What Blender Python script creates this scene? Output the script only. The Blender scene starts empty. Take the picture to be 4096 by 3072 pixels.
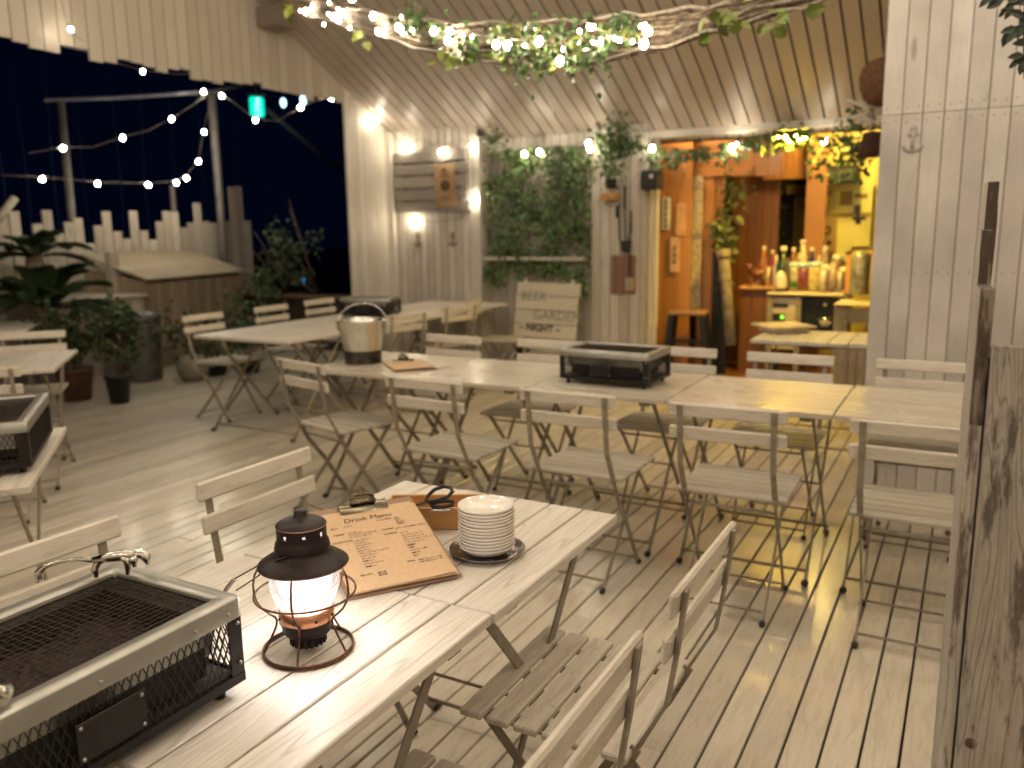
import bpy, math, random
from mathutils import Vector, Matrix
random.seed(7)
D = bpy.data
SC = bpy.context.scene
COL = SC.collection
rad = math.radians
# ------------------------------------------------------------------ camera
CAMH = 1.4
F_PX, P_, R_, Y_ = 3315.0, rad(10.58557), rad(-0.8628), rad(-28.996)
_f = Vector((math.sin(Y_)*math.cos(P_), math.cos(Y_)*math.cos(P_), -math.sin(P_)))
_r0 = Vector((math.cos(Y_), -math.sin(Y_), 0)); _u0 = _r0.cross(_f)
RT = _r0*math.cos(R_) + _u0*math.sin(R_); UP = -_r0*math.sin(R_) + _u0*math.cos(R_)
cam = D.objects.new('camera', D.cameras.new('camera')); COL.objects.link(cam)
m = Matrix((RT, UP, -_f)).transposed().to_4x4(); m.translation = (0, 0, CAMH)
cam.matrix_world = m
cam.data.sensor_width = 36; cam.data.lens = 36*F_PX/4096
cam.data.clip_start = 0.02; cam.data.clip_end = 300
cam.data.dof.use_dof = True; cam.data.dof.focus_distance = 1.42; cam.data.dof.aperture_fstop = 3.5
SC.camera = cam
# ------------------------------------------------------------------ world, exposure
W = D.worlds.new('World'); SC.world = W; W.use_nodes = True
W.node_tree.nodes['Background'].inputs[0].default_value = (0.010, 0.03, 0.15, 1)
W.node_tree.nodes['Background'].inputs[1].default_value = 0.014
SC.view_settings.view_transform = 'Standard'; SC.view_settings.look = 'None'
SC.view_settings.exposure = 1.42; SC.view_settings.gamma = 1
BULB_L = 55.0
# points of the photograph (4096 wide) turned into places in the world
def ray(x, y): return _f + RT*((x-2048)/F_PX) - UP*((y-1536)/F_PX)
def AY(x, y, Y): d = ray(x, y); t = Y/d.y; return Vector((d.x*t, Y, CAMH+d.z*t))
def AX(x, y, X): d = ray(x, y); t = X/d.x; return Vector((X, d.y*t, CAMH+d.z*t))
def AZ(x, y, z): d = ray(x, y); t = (z-CAMH)/d.z; return Vector((d.x*t, d.y*t, z))
def AD(x, y, L): d = ray(x, y).normalized()*L; return d + Vector((0, 0, CAMH))
k = 1.85172
# ------------------------------------------------------------------ tagging
def tag(o, label=None, cat=None, group=None, kind=None):
    if label: o['label'] = label
    if cat: o['category'] = cat
    if group: o['group'] = group
    if kind: o['kind'] = kind
    return o
def thing(name, label, cat, loc=(0, 0, 0), rz=0, group=None):
    o = D.objects.new(name, None); COL.objects.link(o); o.empty_display_size = 0.1
    o.location = loc; o.rotation_euler = (0, 0, rz)
    return tag(o, label, cat, group)
def copy_tree(o, kids, parent=None):
    c = o.copy(); COL.objects.link(c)
    if parent: c.parent = parent
    for ch in kids.get(o, []): copy_tree(ch, kids, c)
    return c
KIDS = {}
def clone(o, loc, rz, label, group=None):
    c = copy_tree(o, KIDS); c.location = loc; c.rotation_euler = (0, 0, rz); c['label'] = label
    if group: c['group'] = group
    return c
# ------------------------------------------------------------------ mesh builder
class MB:
    def __init__(s): s.v = []; s.f = []; s.r = []; s.sm = []; s.mi = []; s.cur = 0
    def add(s, vs, fs, r=None, smooth=False):
        b = len(s.v); s.v += [tuple(v) for v in vs]
        if r is None: r = random.random()
        for f in fs: s.f.append(tuple(b+i for i in f)); s.r.append(r); s.sm.append(smooth); s.mi.append(s.cur)
        return s
    def box(s, lo, hi, M=None, r=None, bev=0.0):
        x0, y0, z0 = lo; x1, y1, z1 = hi
        if bev > 0:
            b = min(bev, (x1-x0)*.45, (y1-y0)*.45, (z1-z0)*.45)
            vs = []; idx = {}
            for i, X in enumerate((x0, x1)):
                for j, Y in enumerate((y0, y1)):
                    for l, Z in enumerate((z0, z1)):
                        sx, sy, sz = (1, -1)[i], (1, -1)[j], (1, -1)[l]
                        idx[(i, j, l, 0)] = len(vs); vs.append((X, Y+sy*b, Z+sz*b))
                        idx[(i, j, l, 1)] = len(vs); vs.append((X+sx*b, Y, Z+sz*b))
                        idx[(i, j, l, 2)] = len(vs); vs.append((X+sx*b, Y+sy*b, Z))
            g = idx; fs = []
            for i in (0, 1):
                q = [g[(i, 0, 0, 0)], g[(i, 1, 0, 0)], g[(i, 1, 1, 0)], g[(i, 0, 1, 0)]]; fs.append(q if i else q[::-1])
                q = [g[(0, i, 0, 1)], g[(0, i, 1, 1)], g[(1, i, 1, 1)], g[(1, i, 0, 1)]]; fs.append(q if i else q[::-1])
                q = [g[(0, 0, i, 2)], g[(1, 0, i, 2)], g[(1, 1, i, 2)], g[(0, 1, i, 2)]]; fs.append(q if i else q[::-1])
            for a in (0, 1):
                for c in (0, 1):
                    q = [g[(a, c, 0, 0)], g[(a, c, 1, 0)], g[(a, c, 1, 1)], g[(a, c, 0, 1)]]; fs.append(q[::-1] if a != c else q)
                    q = [g[(a, 0, c, 0)], g[(a, 0, c, 2)], g[(a, 1, c, 2)], g[(a, 1, c, 0)]]; fs.append(q[::-1] if a == c else q)
                    q = [g[(0, a, c, 1)], g[(1, a, c, 1)], g[(1, a, c, 2)], g[(0, a, c, 2)]]; fs.append(q if a == c else q[::-1])
            for i in (0, 1):
                for j in (0, 1):
                    for l in (0, 1):
                        q = [g[(i, j, l, 0)], g[(i, j, l, 1)], g[(i, j, l, 2)]]; fs.append(q if (i+j+l) % 2 else q[::-1])
        else:
            vs = [(x, y, z) for x in (x0, x1) for y in (y0, y1) for z in (z0, z1)]
            fs = [(0, 1, 3, 2), (4, 6, 7, 5), (0, 4, 5, 1), (2, 3, 7, 6), (0, 2, 6, 4), (1, 5, 7, 3)]
        if M: vs = [M @ Vector(v) for v in vs]
        return s.add(vs, fs, r)
    def bar(s, a, b, w, t, up=(0, 0, 1), r=None, bev=0.0):
        a = Vector(a); b = Vector(b); d = b-a; L = d.length; d.normalize(); up = Vector(up)
        x = d.cross(up)
        if x.length < 1e-4: x = d.cross(Vector((1, 0, 0)))
        x.normalize(); z = x.cross(d)
        M = Matrix((x, d, z)).transposed().to_4x4(); M.translation = a
        return s.box((-w/2, 0, -t/2), (w/2, L, t/2), M, r, bev)
    def tube(s, pts, rr, n=8, closed=False, smooth=True, r=None, cap=True):
        pts = [Vector(p) for p in pts]; N = len(pts); vs = []; fs = []
        if not hasattr(rr, '__len__'): rr = [rr]*N
        prev = None
        for i, p in enumerate(pts):
            if closed: t = pts[(i+1) % N]-pts[i-1]
            else: t = pts[min(i+1, N-1)]-pts[max(i-1, 0)]
            if t.length < 1e-9: t = Vector((0, 0, 1))
            t.normalize()
            if prev is None:
                a = t.cross(Vector((0, 0, 1)))
                if a.length < 1e-3: a = t.cross(Vector((1, 0, 0)))
            else: a = prev - t*prev.dot(t)
            a.normalize(); prev = a; b = t.cross(a)
            for j in range(n):
                th = 2*math.pi*j/n; vs.append(p+(a*math.cos(th)+b*math.sin(th))*rr[i])
        for i in range(N if closed else N-1):
            for j in range(n):
                a0 = i*n+j; a1 = i*n+(j+1) % n; b0 = ((i+1) % N)*n+j; b1 = ((i+1) % N)*n+(j+1) % n
                fs.append((a0, a1, b1, b0))
        if cap and not closed: fs.append(tuple(range(n))[::-1]); fs.append(tuple(range((N-1)*n, N*n)))
        return s.add(vs, fs, r, smooth)
    def lathe(s, prof, n=32, c=(0, 0, 0), smooth=True, r=None, M=None):
        vs = []; fs = []; c = Vector(c)
        for (R, z) in prof:
            for j in range(n):
                th = 2*math.pi*j/n; v = Vector((R*math.cos(th), R*math.sin(th), z))
                vs.append((M @ v if M else v)+c)
        for i in range(len(prof)-1):
            for j in range(n): fs.append((i*n+j, i*n+(j+1) % n, (i+1)*n+(j+1) % n, (i+1)*n+j))
        return s.add(vs, fs, r, smooth)
    def disc(s, c, R, n=24, r=None, nz=1):
        c = Vector(c); vs = [c+Vector((R*math.cos(2*math.pi*j/n), R*math.sin(2*math.pi*j/n), 0)) for j in range(n)]
        return s.add(vs, [tuple(range(n)) if nz > 0 else tuple(range(n))[::-1]], r)
    def prism(s, pts2, M, t, r=None):      # outline in local XY, thickness along +Z
        n = len(pts2); vs = [M @ Vector((x, y, 0)) for x, y in pts2]+[M @ Vector((x, y, t)) for x, y in pts2]
        fs = [tuple(range(n))[::-1], tuple(range(n, 2*n))]+[(i, (i+1) % n, n+(i+1) % n, n+i) for i in range(n)]
        return s.add(vs, fs, r)
    def ball(s, c, R, n=10, sz=(1, 1, 1), r=None):
        pr = [(max(R*math.sin(math.pi*i/n), 1e-5), -R*math.cos(math.pi*i/n)) for i in range(n+1)]
        M = Matrix.Diagonal((sz[0], sz[1], sz[2], 1))
        return s.lathe(pr, n+4, c, True, r, M)
    def leaf(s, c, d, nrm, L, Wd, r=None):
        d = Vector(d).normalized(); nrm = Vector(nrm); sd = d.cross(nrm)
        if sd.length < 1e-3: sd = d.cross(Vector((1, 0, .3)))
        sd.normalize(); n2 = sd.cross(d); c = Vector(c)
        vs = [c, c+d*L*.3+sd*Wd*.5+n2*L*.06, c+d*L*.7+sd*Wd*.38+n2*L*.04, c+d*L-n2*L*.1, c+d*L*.7-sd*Wd*.38+n2*L*.04, c+d*L*.3-sd*Wd*.5+n2*L*.06, c+d*L*.5-n2*L*.03]
        return s.add(vs, [(0, 1, 6), (1, 2, 6), (2, 3, 6), (3, 4, 6), (4, 5, 6), (5, 0, 6)], r)
    def build(s, name, mat, parent=None, loc=None):
        me = D.meshes.new(name); me.from_pydata(s.v, [], s.f)
        mats = mat if isinstance(mat, (list, tuple)) else [mat]
        for q in mats: me.materials.append(q)
        a = me.attributes.new('rnd', 'FLOAT', 'FACE'); a.data.foreach_set('value', s.r)
        me.polygons.foreach_set('use_smooth', s.sm); me.polygons.foreach_set('material_index', s.mi)
        me.update()
        o = D.objects.new(name, me); COL.objects.link(o)
        if parent: o.parent = parent; KIDS.setdefault(parent, []).append(o)
        if loc: o.location = loc
        return o
# ------------------------------------------------------------------ materials
def newmat(name):
    m = D.materials.new(name); m.use_nodes = True; nt = m.node_tree
    return m, nt, nt.nodes['Principled BSDF']
def N(nt, t, **kw):
    n = nt.nodes.new(t)
    for a, b in kw.items(): setattr(n, a, b)
    return n
def ramp(nt, fac, stops):
    n = N(nt, 'ShaderNodeValToRGB'); cr = n.color_ramp
    while len(cr.elements) < len(stops): cr.elements.new(0.5)
    for e, (p, c) in zip(cr.elements, stops): e.position = p; e.color = (*c, 1) if len(c) == 3 else c
    nt.links.new(fac, n.inputs[0]); return n.outputs[0]
def mix(nt, fac, a, b, mode='MIX'):
    n = N(nt, 'ShaderNodeMix', data_type='RGBA', blend_type=mode)
    for i, v in ((0, fac), (6, a), (7, b)):
        if hasattr(v, 'links') or hasattr(v, 'is_linked'): nt.links.new(v, n.inputs[i])
        else: n.inputs[i].default_value = v if i == 0 else ((*v, 1) if len(v) == 3 else v)
    return n.outputs[2]
def math_(nt, op, a, b=None, c=None):
    n = N(nt, 'ShaderNodeMath', operation=op)
    for i, v in enumerate((a, b, c)):
        if v is None: continue
        if hasattr(v, 'is_linked'): nt.links.new(v, n.inputs[i])
        else: n.inputs[i].default_value = v
    return n.outputs[0]
def wood(name, base, dark, axis='Y', rough=.5, grain=.35, wear=0.0, wearcol=(.12, .09, .07), vary=.12, bump=.25, gs=1.0, spec=.5, coat=0.0, knots=.5, dirt=.25, cr=.22, wlo=.5):
    m, nt, bs = newmat(name); L = nt.links
    tc = N(nt, 'ShaderNodeTexCoord'); at = N(nt, 'ShaderNodeAttribute', attribute_name='rnd')
    off = N(nt, 'ShaderNodeVectorMath', operation='SCALE'); off.inputs[0].default_value = (17.3, 41.7, 29.1); L.new(at.outputs['Fac'], off.inputs['Scale'])
    ad = N(nt, 'ShaderNodeVectorMath', operation='ADD'); L.new(tc.outputs['Object'], ad.inputs[0]); L.new(off.outputs[0], ad.inputs[1])
    mp = N(nt, 'ShaderNodeMapping'); st = {'X': (.06, 1, 1), 'Y': (1, .06, 1), 'Z': (1, 1, .06)}[axis]
    mp.inputs['Scale'].default_value = st; L.new(ad.outputs[0], mp.inputs[0])
    n1 = N(nt, 'ShaderNodeTexNoise'); n1.inputs['Scale'].default_value = 190*gs; n1.inputs['Detail'].default_value = 5; n1.inputs['Roughness'].default_value = .65; L.new(mp.outputs[0], n1.inputs['Vector'])
    # growth rings: contour lines of a slow stretched noise
    n2 = N(nt, 'ShaderNodeTexNoise'); n2.inputs['Scale'].default_value = 11*gs; n2.inputs['Detail'].default_value = 1.5; n2.inputs['Distortion'].default_value = .3; L.new(mp.outputs[0], n2.inputs['Vector'])
    w = math_(nt, 'MULTIPLY', n2.outputs[0], 22.0); w = math_(nt, 'FRACT', w); w = math_(nt, 'ABSOLUTE', math_(nt, 'SUBTRACT', w, .5))
    lines = ramp(nt, w, [(0.0, (1, 1, 1)), (.11, (0, 0, 0)), (1, (0, 0, 0))])
    fine = ramp(nt, n1.outputs[0], [(.3, (1, 1, 1)), (.62, (0, 0, 0))])
    gm = math_(nt, 'MULTIPLY', math_(nt, 'MAXIMUM', math_(nt, 'MULTIPLY', fine, .42), math_(nt, 'MULTIPLY', lines, math_(nt, 'ADD', math_(nt, 'MULTIPLY', fine, .55), .40))), grain)
    col = mix(nt, gm, base, dark)
    n3 = N(nt, 'ShaderNodeTexNoise'); n3.inputs['Scale'].default_value = 2.3; n3.inputs['Detail'].default_value = 6; L.new(ad.outputs[0], n3.inputs['Vector'])
    dd = ramp(nt, n3.outputs[0], [(.35, (0, 0, 0)), (.75, (1, 1, 1))])
    col = mix(nt, math_(nt, 'MULTIPLY', dd, dirt), col, tuple(c*.6 for c in base))
    # knots
    if knots > 0:
        mk = N(nt, 'ShaderNodeMapping'); sk = {'X': (2.2, 10, 10), 'Y': (10, 2.2, 10), 'Z': (10, 10, 2.2)}[axis]
        mk.inputs['Scale'].default_value = tuple(a*.5 for a in sk); L.new(ad.outputs[0], mk.inputs[0])
        vo = N(nt, 'ShaderNodeTexVoronoi'); L.new(mk.outputs[0], vo.inputs['Vector']); vo.inputs['Scale'].default_value = 1.0
        kn = ramp(nt, vo.outputs['Distance'], [(.0, (1, 1, 1)), (.045, (.9, .9, .9)), (.075, (0, 0, 0))])
        col = mix(nt, math_(nt, 'MULTIPLY', kn, knots), col, dark)
    if wear > 0:
        nw = N(nt, 'ShaderNodeTexNoise'); nw.inputs['Scale'].default_value = 34; nw.inputs['Detail'].default_value = 8; nw.inputs['Roughness'].default_value = .75
        mw = N(nt, 'ShaderNodeMapping'); mw.inputs['Scale'].default_value = {'X': (.14, 1, 1), 'Y': (1, .14, 1), 'Z': (1, 1, .14)}[axis]; L.new(ad.outputs[0], mw.inputs[0]); L.new(mw.outputs[0], nw.inputs['Vector'])
        ww = ramp(nt, nw.outputs[0], [(wlo, (0, 0, 0)), (wlo+.06, (1, 1, 1))])
        col = mix(nt, math_(nt, 'MULTIPLY', ww, wear), col, wearcol)
    hs = N(nt, 'ShaderNodeHueSaturation'); L.new(col, hs.inputs['Color'])
    v = math_(nt, 'ADD', math_(nt, 'MULTIPLY', at.outputs['Fac'], vary*2), 1-vary); L.new(v, hs.inputs['Value'])
    L.new(hs.outputs[0], bs.inputs['Base Color'])
    L.new(math_(nt, 'ADD', math_(nt, 'MULTIPLY', dd, .22), rough-.08), bs.inputs['Roughness'])
    bs.inputs['Specular IOR Level'].default_value = spec
    if coat: bs.inputs['Coat Weight'].default_value = coat; bs.inputs['Coat Roughness'].default_value = cr
    if bump:
        b = N(nt, 'ShaderNodeBump'); b.inputs['Strength'].default_value = bump; b.inputs['Distance'].default_value = .002
        L.new(math_(nt, 'SUBTRACT', 1.0, math_(nt, 'ADD', gm, math_(nt, 'MULTIPLY', n1.outputs[0], .4))), b.inputs['Height']); L.new(b.outputs[0], bs.inputs['Normal'])
    return m
def plain(name, c, rough=.5, metal=0, vary=.0, noise=.15, scale=8, bump=0, spec=.5, trans=0, alpha=1, coat=0, c2=None):
    m, nt, bs = newmat(name); L = nt.links
    tc = N(nt, 'ShaderNodeTexCoord'); n1 = N(nt, 'ShaderNodeTexNoise'); n1.inputs['Scale'].default_value = scale; n1.inputs['Detail'].default_value = 5; L.new(tc.outputs['Object'], n1.inputs['Vector'])
    f = ramp(nt, n1.outputs[0], [(.3, (0, 0, 0)), (.7, (1, 1, 1))])
    col = mix(nt, f, c, c2 or tuple(x*(1-noise*2) for x in c))
    if vary:
        at = N(nt, 'ShaderNodeAttribute', attribute_name='rnd'); hs = N(nt, 'ShaderNodeHueSaturation'); L.new(col, hs.inputs['Color'])
        L.new(math_(nt, 'ADD', math_(nt, 'MULTIPLY', at.outputs['Fac'], vary*2), 1-vary), hs.inputs['Value'])
        L.new(math_(nt, 'ADD', math_(nt, 'MULTIPLY', at.outputs['Fac'], vary*.12), .5-vary*.06), hs.inputs['Hue']); col = hs.outputs[0]
    L.new(col, bs.inputs['Base Color']); bs.inputs['Metallic'].default_value = metal
    L.new(math_(nt, 'ADD', math_(nt, 'MULTIPLY', f, .12), rough-.04), bs.inputs['Roughness']); bs.inputs['Specular IOR Level'].default_value = spec
    if trans: bs.inputs['Transmission Weight'].default_value = trans
    if coat: bs.inputs['Coat Weight'].default_value = coat
    if bump:
        b = N(nt, 'ShaderNodeBump'); b.inputs['Strength'].default_value = bump; b.inputs['Distance'].default_value = .002; L.new(n1.outputs[0], b.inputs['Height']); L.new(b.outputs[0], bs.inputs['Normal'])
    return m
def emit(name, c, s):
    m, nt, bs = newmat(name); bs.inputs['Base Color'].default_value = (*c, 1); bs.inputs['Emission Color'].default_value = (*c, 1); bs.inputs['Emission Strength'].default_value = s
    return m
def glass(name, c=(1, 1, 1), rough=.02):
    m, nt, bs = newmat(name); L = nt.links
    out = nt.nodes['Material Output']; tr = N(nt, 'ShaderNodeBsdfTransparent'); tr.inputs[0].default_value = (*c, 1)
    gl = N(nt, 'ShaderNodeBsdfGlossy'); gl.inputs['Roughness'].default_value = rough; fr = N(nt, 'ShaderNodeLayerWeight'); fr.inputs[0].default_value = .25
    mx = N(nt, 'ShaderNodeMixShader'); L.new(fr.outputs['Fresnel'], mx.inputs[0]); L.new(tr.outputs[0], mx.inputs[1]); L.new(gl.outputs[0], mx.inputs[2]); L.new(mx.outputs[0], out.inputs[0])
    return m
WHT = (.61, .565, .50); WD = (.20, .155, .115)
M_FLOOR = wood('deck_paint', (.62, .56, .465), (.17, .14, .10), 'Y', .36, .45, .22, (.30, .25, .19), .15, .2, .8, .5, .6, .3, .3, cr=.19)
M_TAB = wood('table_paint_y', (.68, .63, .56), (.20, .155, .11), 'Y', .42, .75, .10, (.45, .37, .29), vary=.06, bump=.5, gs=.75, dirt=.3)
M_TABX = wood('table_paint_x', (.64, .58, .475), (.22, .165, .11), 'X', .34, .95, .25, (.45, .38, .28), vary=.08, bump=.12, gs=.8, coat=.5, dirt=.4)
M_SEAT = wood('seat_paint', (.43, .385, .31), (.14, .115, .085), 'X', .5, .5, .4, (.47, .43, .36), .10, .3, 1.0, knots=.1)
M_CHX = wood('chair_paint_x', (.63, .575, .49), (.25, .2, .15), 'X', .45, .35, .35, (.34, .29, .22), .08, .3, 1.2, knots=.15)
M_WALL = wood('wall_paint', WHT, WD, 'Z', .5, .35, .18, (.42, .37, .3), .08, .3, .8)
M_WALLG = wood('wall_worn', (.57, .53, .465), (.17, .13, .1), 'Z', .55, .75, .35, (.33, .28, .22), .14, .35, .9)
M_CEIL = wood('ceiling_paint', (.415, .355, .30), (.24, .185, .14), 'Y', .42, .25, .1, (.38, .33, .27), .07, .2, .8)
M_FENCE = wood('fence_paint', (.45, .39, .325), (.12, .09, .06), 'Z', .65, .6, .3, (.22, .17, .12), .2, .3)
M_OLD = wood('worn_wood_z', (.29, .215, .145), (.06, .04, .025), 'Z', .7, .8, .5, (.34, .27, .19), .2, .4)
M_OLDX = wood('worn_wood_y', (.37, .30, .215), (.09, .06, .04), 'Y', .65, .7, .2, (.16, .12, .08), .15, .4)
M_GREYX = wood('grey_board', (.29, .26, .225), (.12, .1, .08), 'X', .6, .8, .3, (.24, .2, .17), .2, .4)
M_PART = wood('peeling_paint', (.66, .60, .52), (.045, .03, .02), 'Z', .6, 1.0, .8, (.075, .05, .034), .1, .9, 1.6, wlo=.515, dirt=.5)
M_PARTD = wood('peeled_edge', (.075, .05, .036), (.02, .014, .01), 'Z', .7, .8, .9, (.27, .22, .17), .2, .8, 1.0, wlo=.53)
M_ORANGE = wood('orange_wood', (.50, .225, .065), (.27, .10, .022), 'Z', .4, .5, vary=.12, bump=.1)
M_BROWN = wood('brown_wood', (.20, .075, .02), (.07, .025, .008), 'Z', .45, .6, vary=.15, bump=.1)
M_BOXW = wood('box_wood', (.52, .27, .09), (.3, .14, .04), 'X', .45, .5, vary=.05, bump=.15)
M_CLIPB = wood('clipboard_wood', (.26, .145, .08), (.14, .07, .035), 'Y', .4, .3, vary=.03, bump=.05, knots=0)
M_METW = plain('leg_paint', (.29, .25, .19), .45, .0, noise=.2, scale=25, c2=(.18, .15, .11))
M_BLK = plain('black_rubber', (.012, .011, .011), .5)
M_STEEL = plain('grill_steel', (.42, .41, .38), .38, .85, noise=.12, scale=14, c2=(.33, .32, .29))
M_BSTEEL = plain('black_steel', (.016, .014, .014), .42, .35, noise=.2, scale=20)
M_RUST = plain('rusty_wire', (.03, .021, .017), .42, .7, noise=.4, scale=60, c2=(.075, .05, .038))
M_COAL = plain('ash', (.010, .008, .008), .9, 0, noise=.4, scale=22, c2=(.055, .034, .032), bump=1.0)
M_CHROME = plain('polished_steel', (.62, .6, .56), .14, 1, noise=.05)
M_HAT = plain('lantern_bronze', (.028, .018, .018), .45, .5, noise=.1, scale=30)
M_COPPER = plain('copper', (.72, .36, .22), .3, .9, noise=.15, scale=60)
M_CWIRE = plain('copper_wire', (.22, .11, .07), .38, .9, noise=.35, scale=80, c2=(.07, .045, .035))
M_PAPER = plain('kraft_paper', (.58, .40, .24), .7, 0, noise=.05, scale=120, c2=(.54, .365, .215))
M_WPAPER = plain('paper', (.75, .72, .66), .7)
M_CERAM = plain('glazed_white', (.80, .76, .70), .12, 0, noise=.01, coat=.5)
M_TRAY = plain('tray_steel', (.23, .2, .18), .22, 1, noise=.1)
M_BRASS = plain('clip_metal', (.20, .17, .12), .24, 1, noise=.1)
M_INK = plain('ink', (.01, .008, .006), .6)
M_ZINC = plain('zinc', (.16, .155, .145), .5, .6, noise=.25, scale=12)
M_BUCK = plain('bucket_steel', (.70, .70, .66), .27, 1, noise=.12, scale=6)
M_TERRA = plain('terracotta', (.13, .055, .03), .8, noise=.3)
M_STONE = plain('stone', (.27, .24, .2), .8, noise=.2, bump=.6)
M_ROPE = plain('rope', (.42, .36, .28), .8, noise=.3, scale=60)
M_TWIG = plain('twig', (.30, .215, .15), .75, noise=.4, scale=30, vary=.5)
M_IVY = plain('ivy_leaf', (.085, .15, .035), .45, noise=.3, scale=6, vary=.55)
M_IVY2 = plain('fig_leaf', (.20, .24, .03), .45, noise=.25, scale=6, vary=.4)
M_PALM = plain('palm_leaf', (.035, .062, .018), .5, noise=.3, scale=6, vary=.5)
M_SHRUB = plain('shrub_leaf', (.05, .08, .022), .5, noise=.3, scale=6, vary=.5)
M_DARKBOX = plain('dark_planter', (.035, .02, .012), .7, noise=.3)
M_CABLE = plain('cable_pale', (.34, .29, .23), .6)
M_CABLED = plain('cable_dark', (.03, .028, .026), .5)
M_BULB = emit('bulb_glow', (1.0, .86, .64), BULB_L*.85)
M_BULBH = emit('bulb_glow_high', (1.0, .87, .68), 120.0)
M_BULBO = emit('bulb_glow_outdoor', (1.0, .90, .68), BULB_L*2.6)
M_LAMPW = emit('led_glow', (1.0, .965, .94), 27)
M_YEL = emit('kitchen_lamp', (1.0, .72, .22), 150)
M_GREEN = emit('green_sign_glow', (.0, .50, .34), .75)
M_GREENW = emit('sign_white_glow', (.30, .90, .75), .7)
M_NET = plain('net', (.022, .045, .16), .8)
# ------------------------------------------------------------------ setting: ground, deck
KX = math.tan(rad(27.5))
def struct(o): return tag(o, kind='structure')
g = MB(); g.add([(-60, -30, -.35), (40, -30, -.35), (40, 70, -.35), (-60, 70, -.35)], [(0, 1, 2, 3)]); struct(g.build('ground', plain('dark_soil', (.02, .017, .013), .9)))
dk = MB(); PW = .0942; x = -.072
i0 = int((-9.4+.072)/PW); xs = -.072+i0*PW
while xs < 2.6:
    y = -2.6+random.random()*2
    ys = [-2.6]
    while y < 9.2: ys.append(y); y += random.choice((1.8, 2.4, 2.7))
    ys.append(9.2)
    for a, b in zip(ys[:-1], ys[1:]):
        if b-a > .05:
            zz = random.uniform(-.0012, .0012)
            dk.box((xs+.0035, a+.0012, -.025), (xs+PW-.0035, b-.0012, zz), bev=.0025)
    xs += PW
deck = struct(dk.build('deck_floor', M_FLOOR))
jb = MB(); jb.box((-9.4, -2.6, -.1), (2.6, 9.2, -.04)); struct(jb.build('deck_underlay', plain('joist_shadow', (.03, .024, .018), .9)))
# ------------------------------------------------------------------ roof
rf = MB(); ZR = 2.37+7*KX     # z at y=0 of the front slope
def zr(y): return ZR-KX*y
YR = 2.6; xb = -5.26
while xb < 2.5:
    a = xb+.0075; b = xb+.118-.0075
    o_ = random.uniform(0, .002)
    rf.add([(a, 7.42, zr(7.42)+o_), (b, 7.42, zr(7.42)+o_), (b, YR, zr(YR)+o_), (a, YR, zr(YR)+o_), (a, 7.42, zr(7.42)+.02), (b, 7.42, zr(7.42)+.02), (b, YR, zr(YR)+.02), (a, YR, zr(YR)+.02)],
           [(0, 3, 2, 1), (4, 5, 6, 7), (0, 4, 7, 3), (1, 2, 6, 5), (0, 1, 5, 4), (3, 7, 6, 2)])
    zb = zr(YR)-(YR+2.6)*.35
    rf.add([(a, YR-.003, zr(YR)+o_), (b, YR-.003, zr(YR)+o_), (b, -2.6, zb+o_), (a, -2.6, zb+o_)], [(0, 3, 2, 1)])
    xb += .118
rt = thing('roof', 'white boarded sloping roof ceiling above the terrace', 'roof', (0, 0, 0))
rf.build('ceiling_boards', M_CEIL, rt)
rb = MB(); rb.add([(-5.3, 7.5, zr(7.5)+.03), (2.6, 7.5, zr(7.5)+.03), (2.6, YR, zr(YR)+.03), (-5.3, YR, zr(YR)+.03), (2.6, -2.6, zr(YR)-(YR+2.6)*.35+.03), (-5.3, -2.6, zr(YR)-(YR+2.6)*.35+.03)], [(0, 1, 2, 3), (3, 2, 4, 5)])
rb.build('roof_deck', plain('roof_dark', (.012, .009, .007), .9), rt)
# ridge-side beam end poking out at the gable
be = MB(); be.box((-5.24, 5.28, 3.04), (-5.02, 5.5, 3.2)); be.build('beam_end', wood('beam', (.15, .12, .095), (.15, .11, .08), 'X', .7, .5), rt)
# gable of vertical boards with ragged lower edge (plane x = -5.26)
gb = MB(); y = -1.0
while y < 7.0:
    w_ = .1035; zt = min(zr(y)+.08, zr(YR)-(YR-y)*.35+.05 if y < YR else 99)
    zb_ = 2.58+random.choice((0, 0, .015, -.02, .035, -.03, .01))
    if y > 6.3: zb_ = 0 if False else 2.3
    if zt > zb_+.02 and y < 6.32: gb.box((-5.285+random.uniform(0, .004), y+.0035, zb_), (-5.262-random.uniform(0, .002), y+w_-.0035, zt))
    y += w_
gt = thing('gable_wall', 'gable of cream vertical boards with ragged lower edge over the dark opening', 'gable wall')
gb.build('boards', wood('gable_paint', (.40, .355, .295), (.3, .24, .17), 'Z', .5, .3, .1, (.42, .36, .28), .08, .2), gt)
gf = MB(); gf.box((-5.35, -1, 2.62), (-5.29, 6.32, 2.72)); gf.build('beam', M_OLDX, gt)
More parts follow.
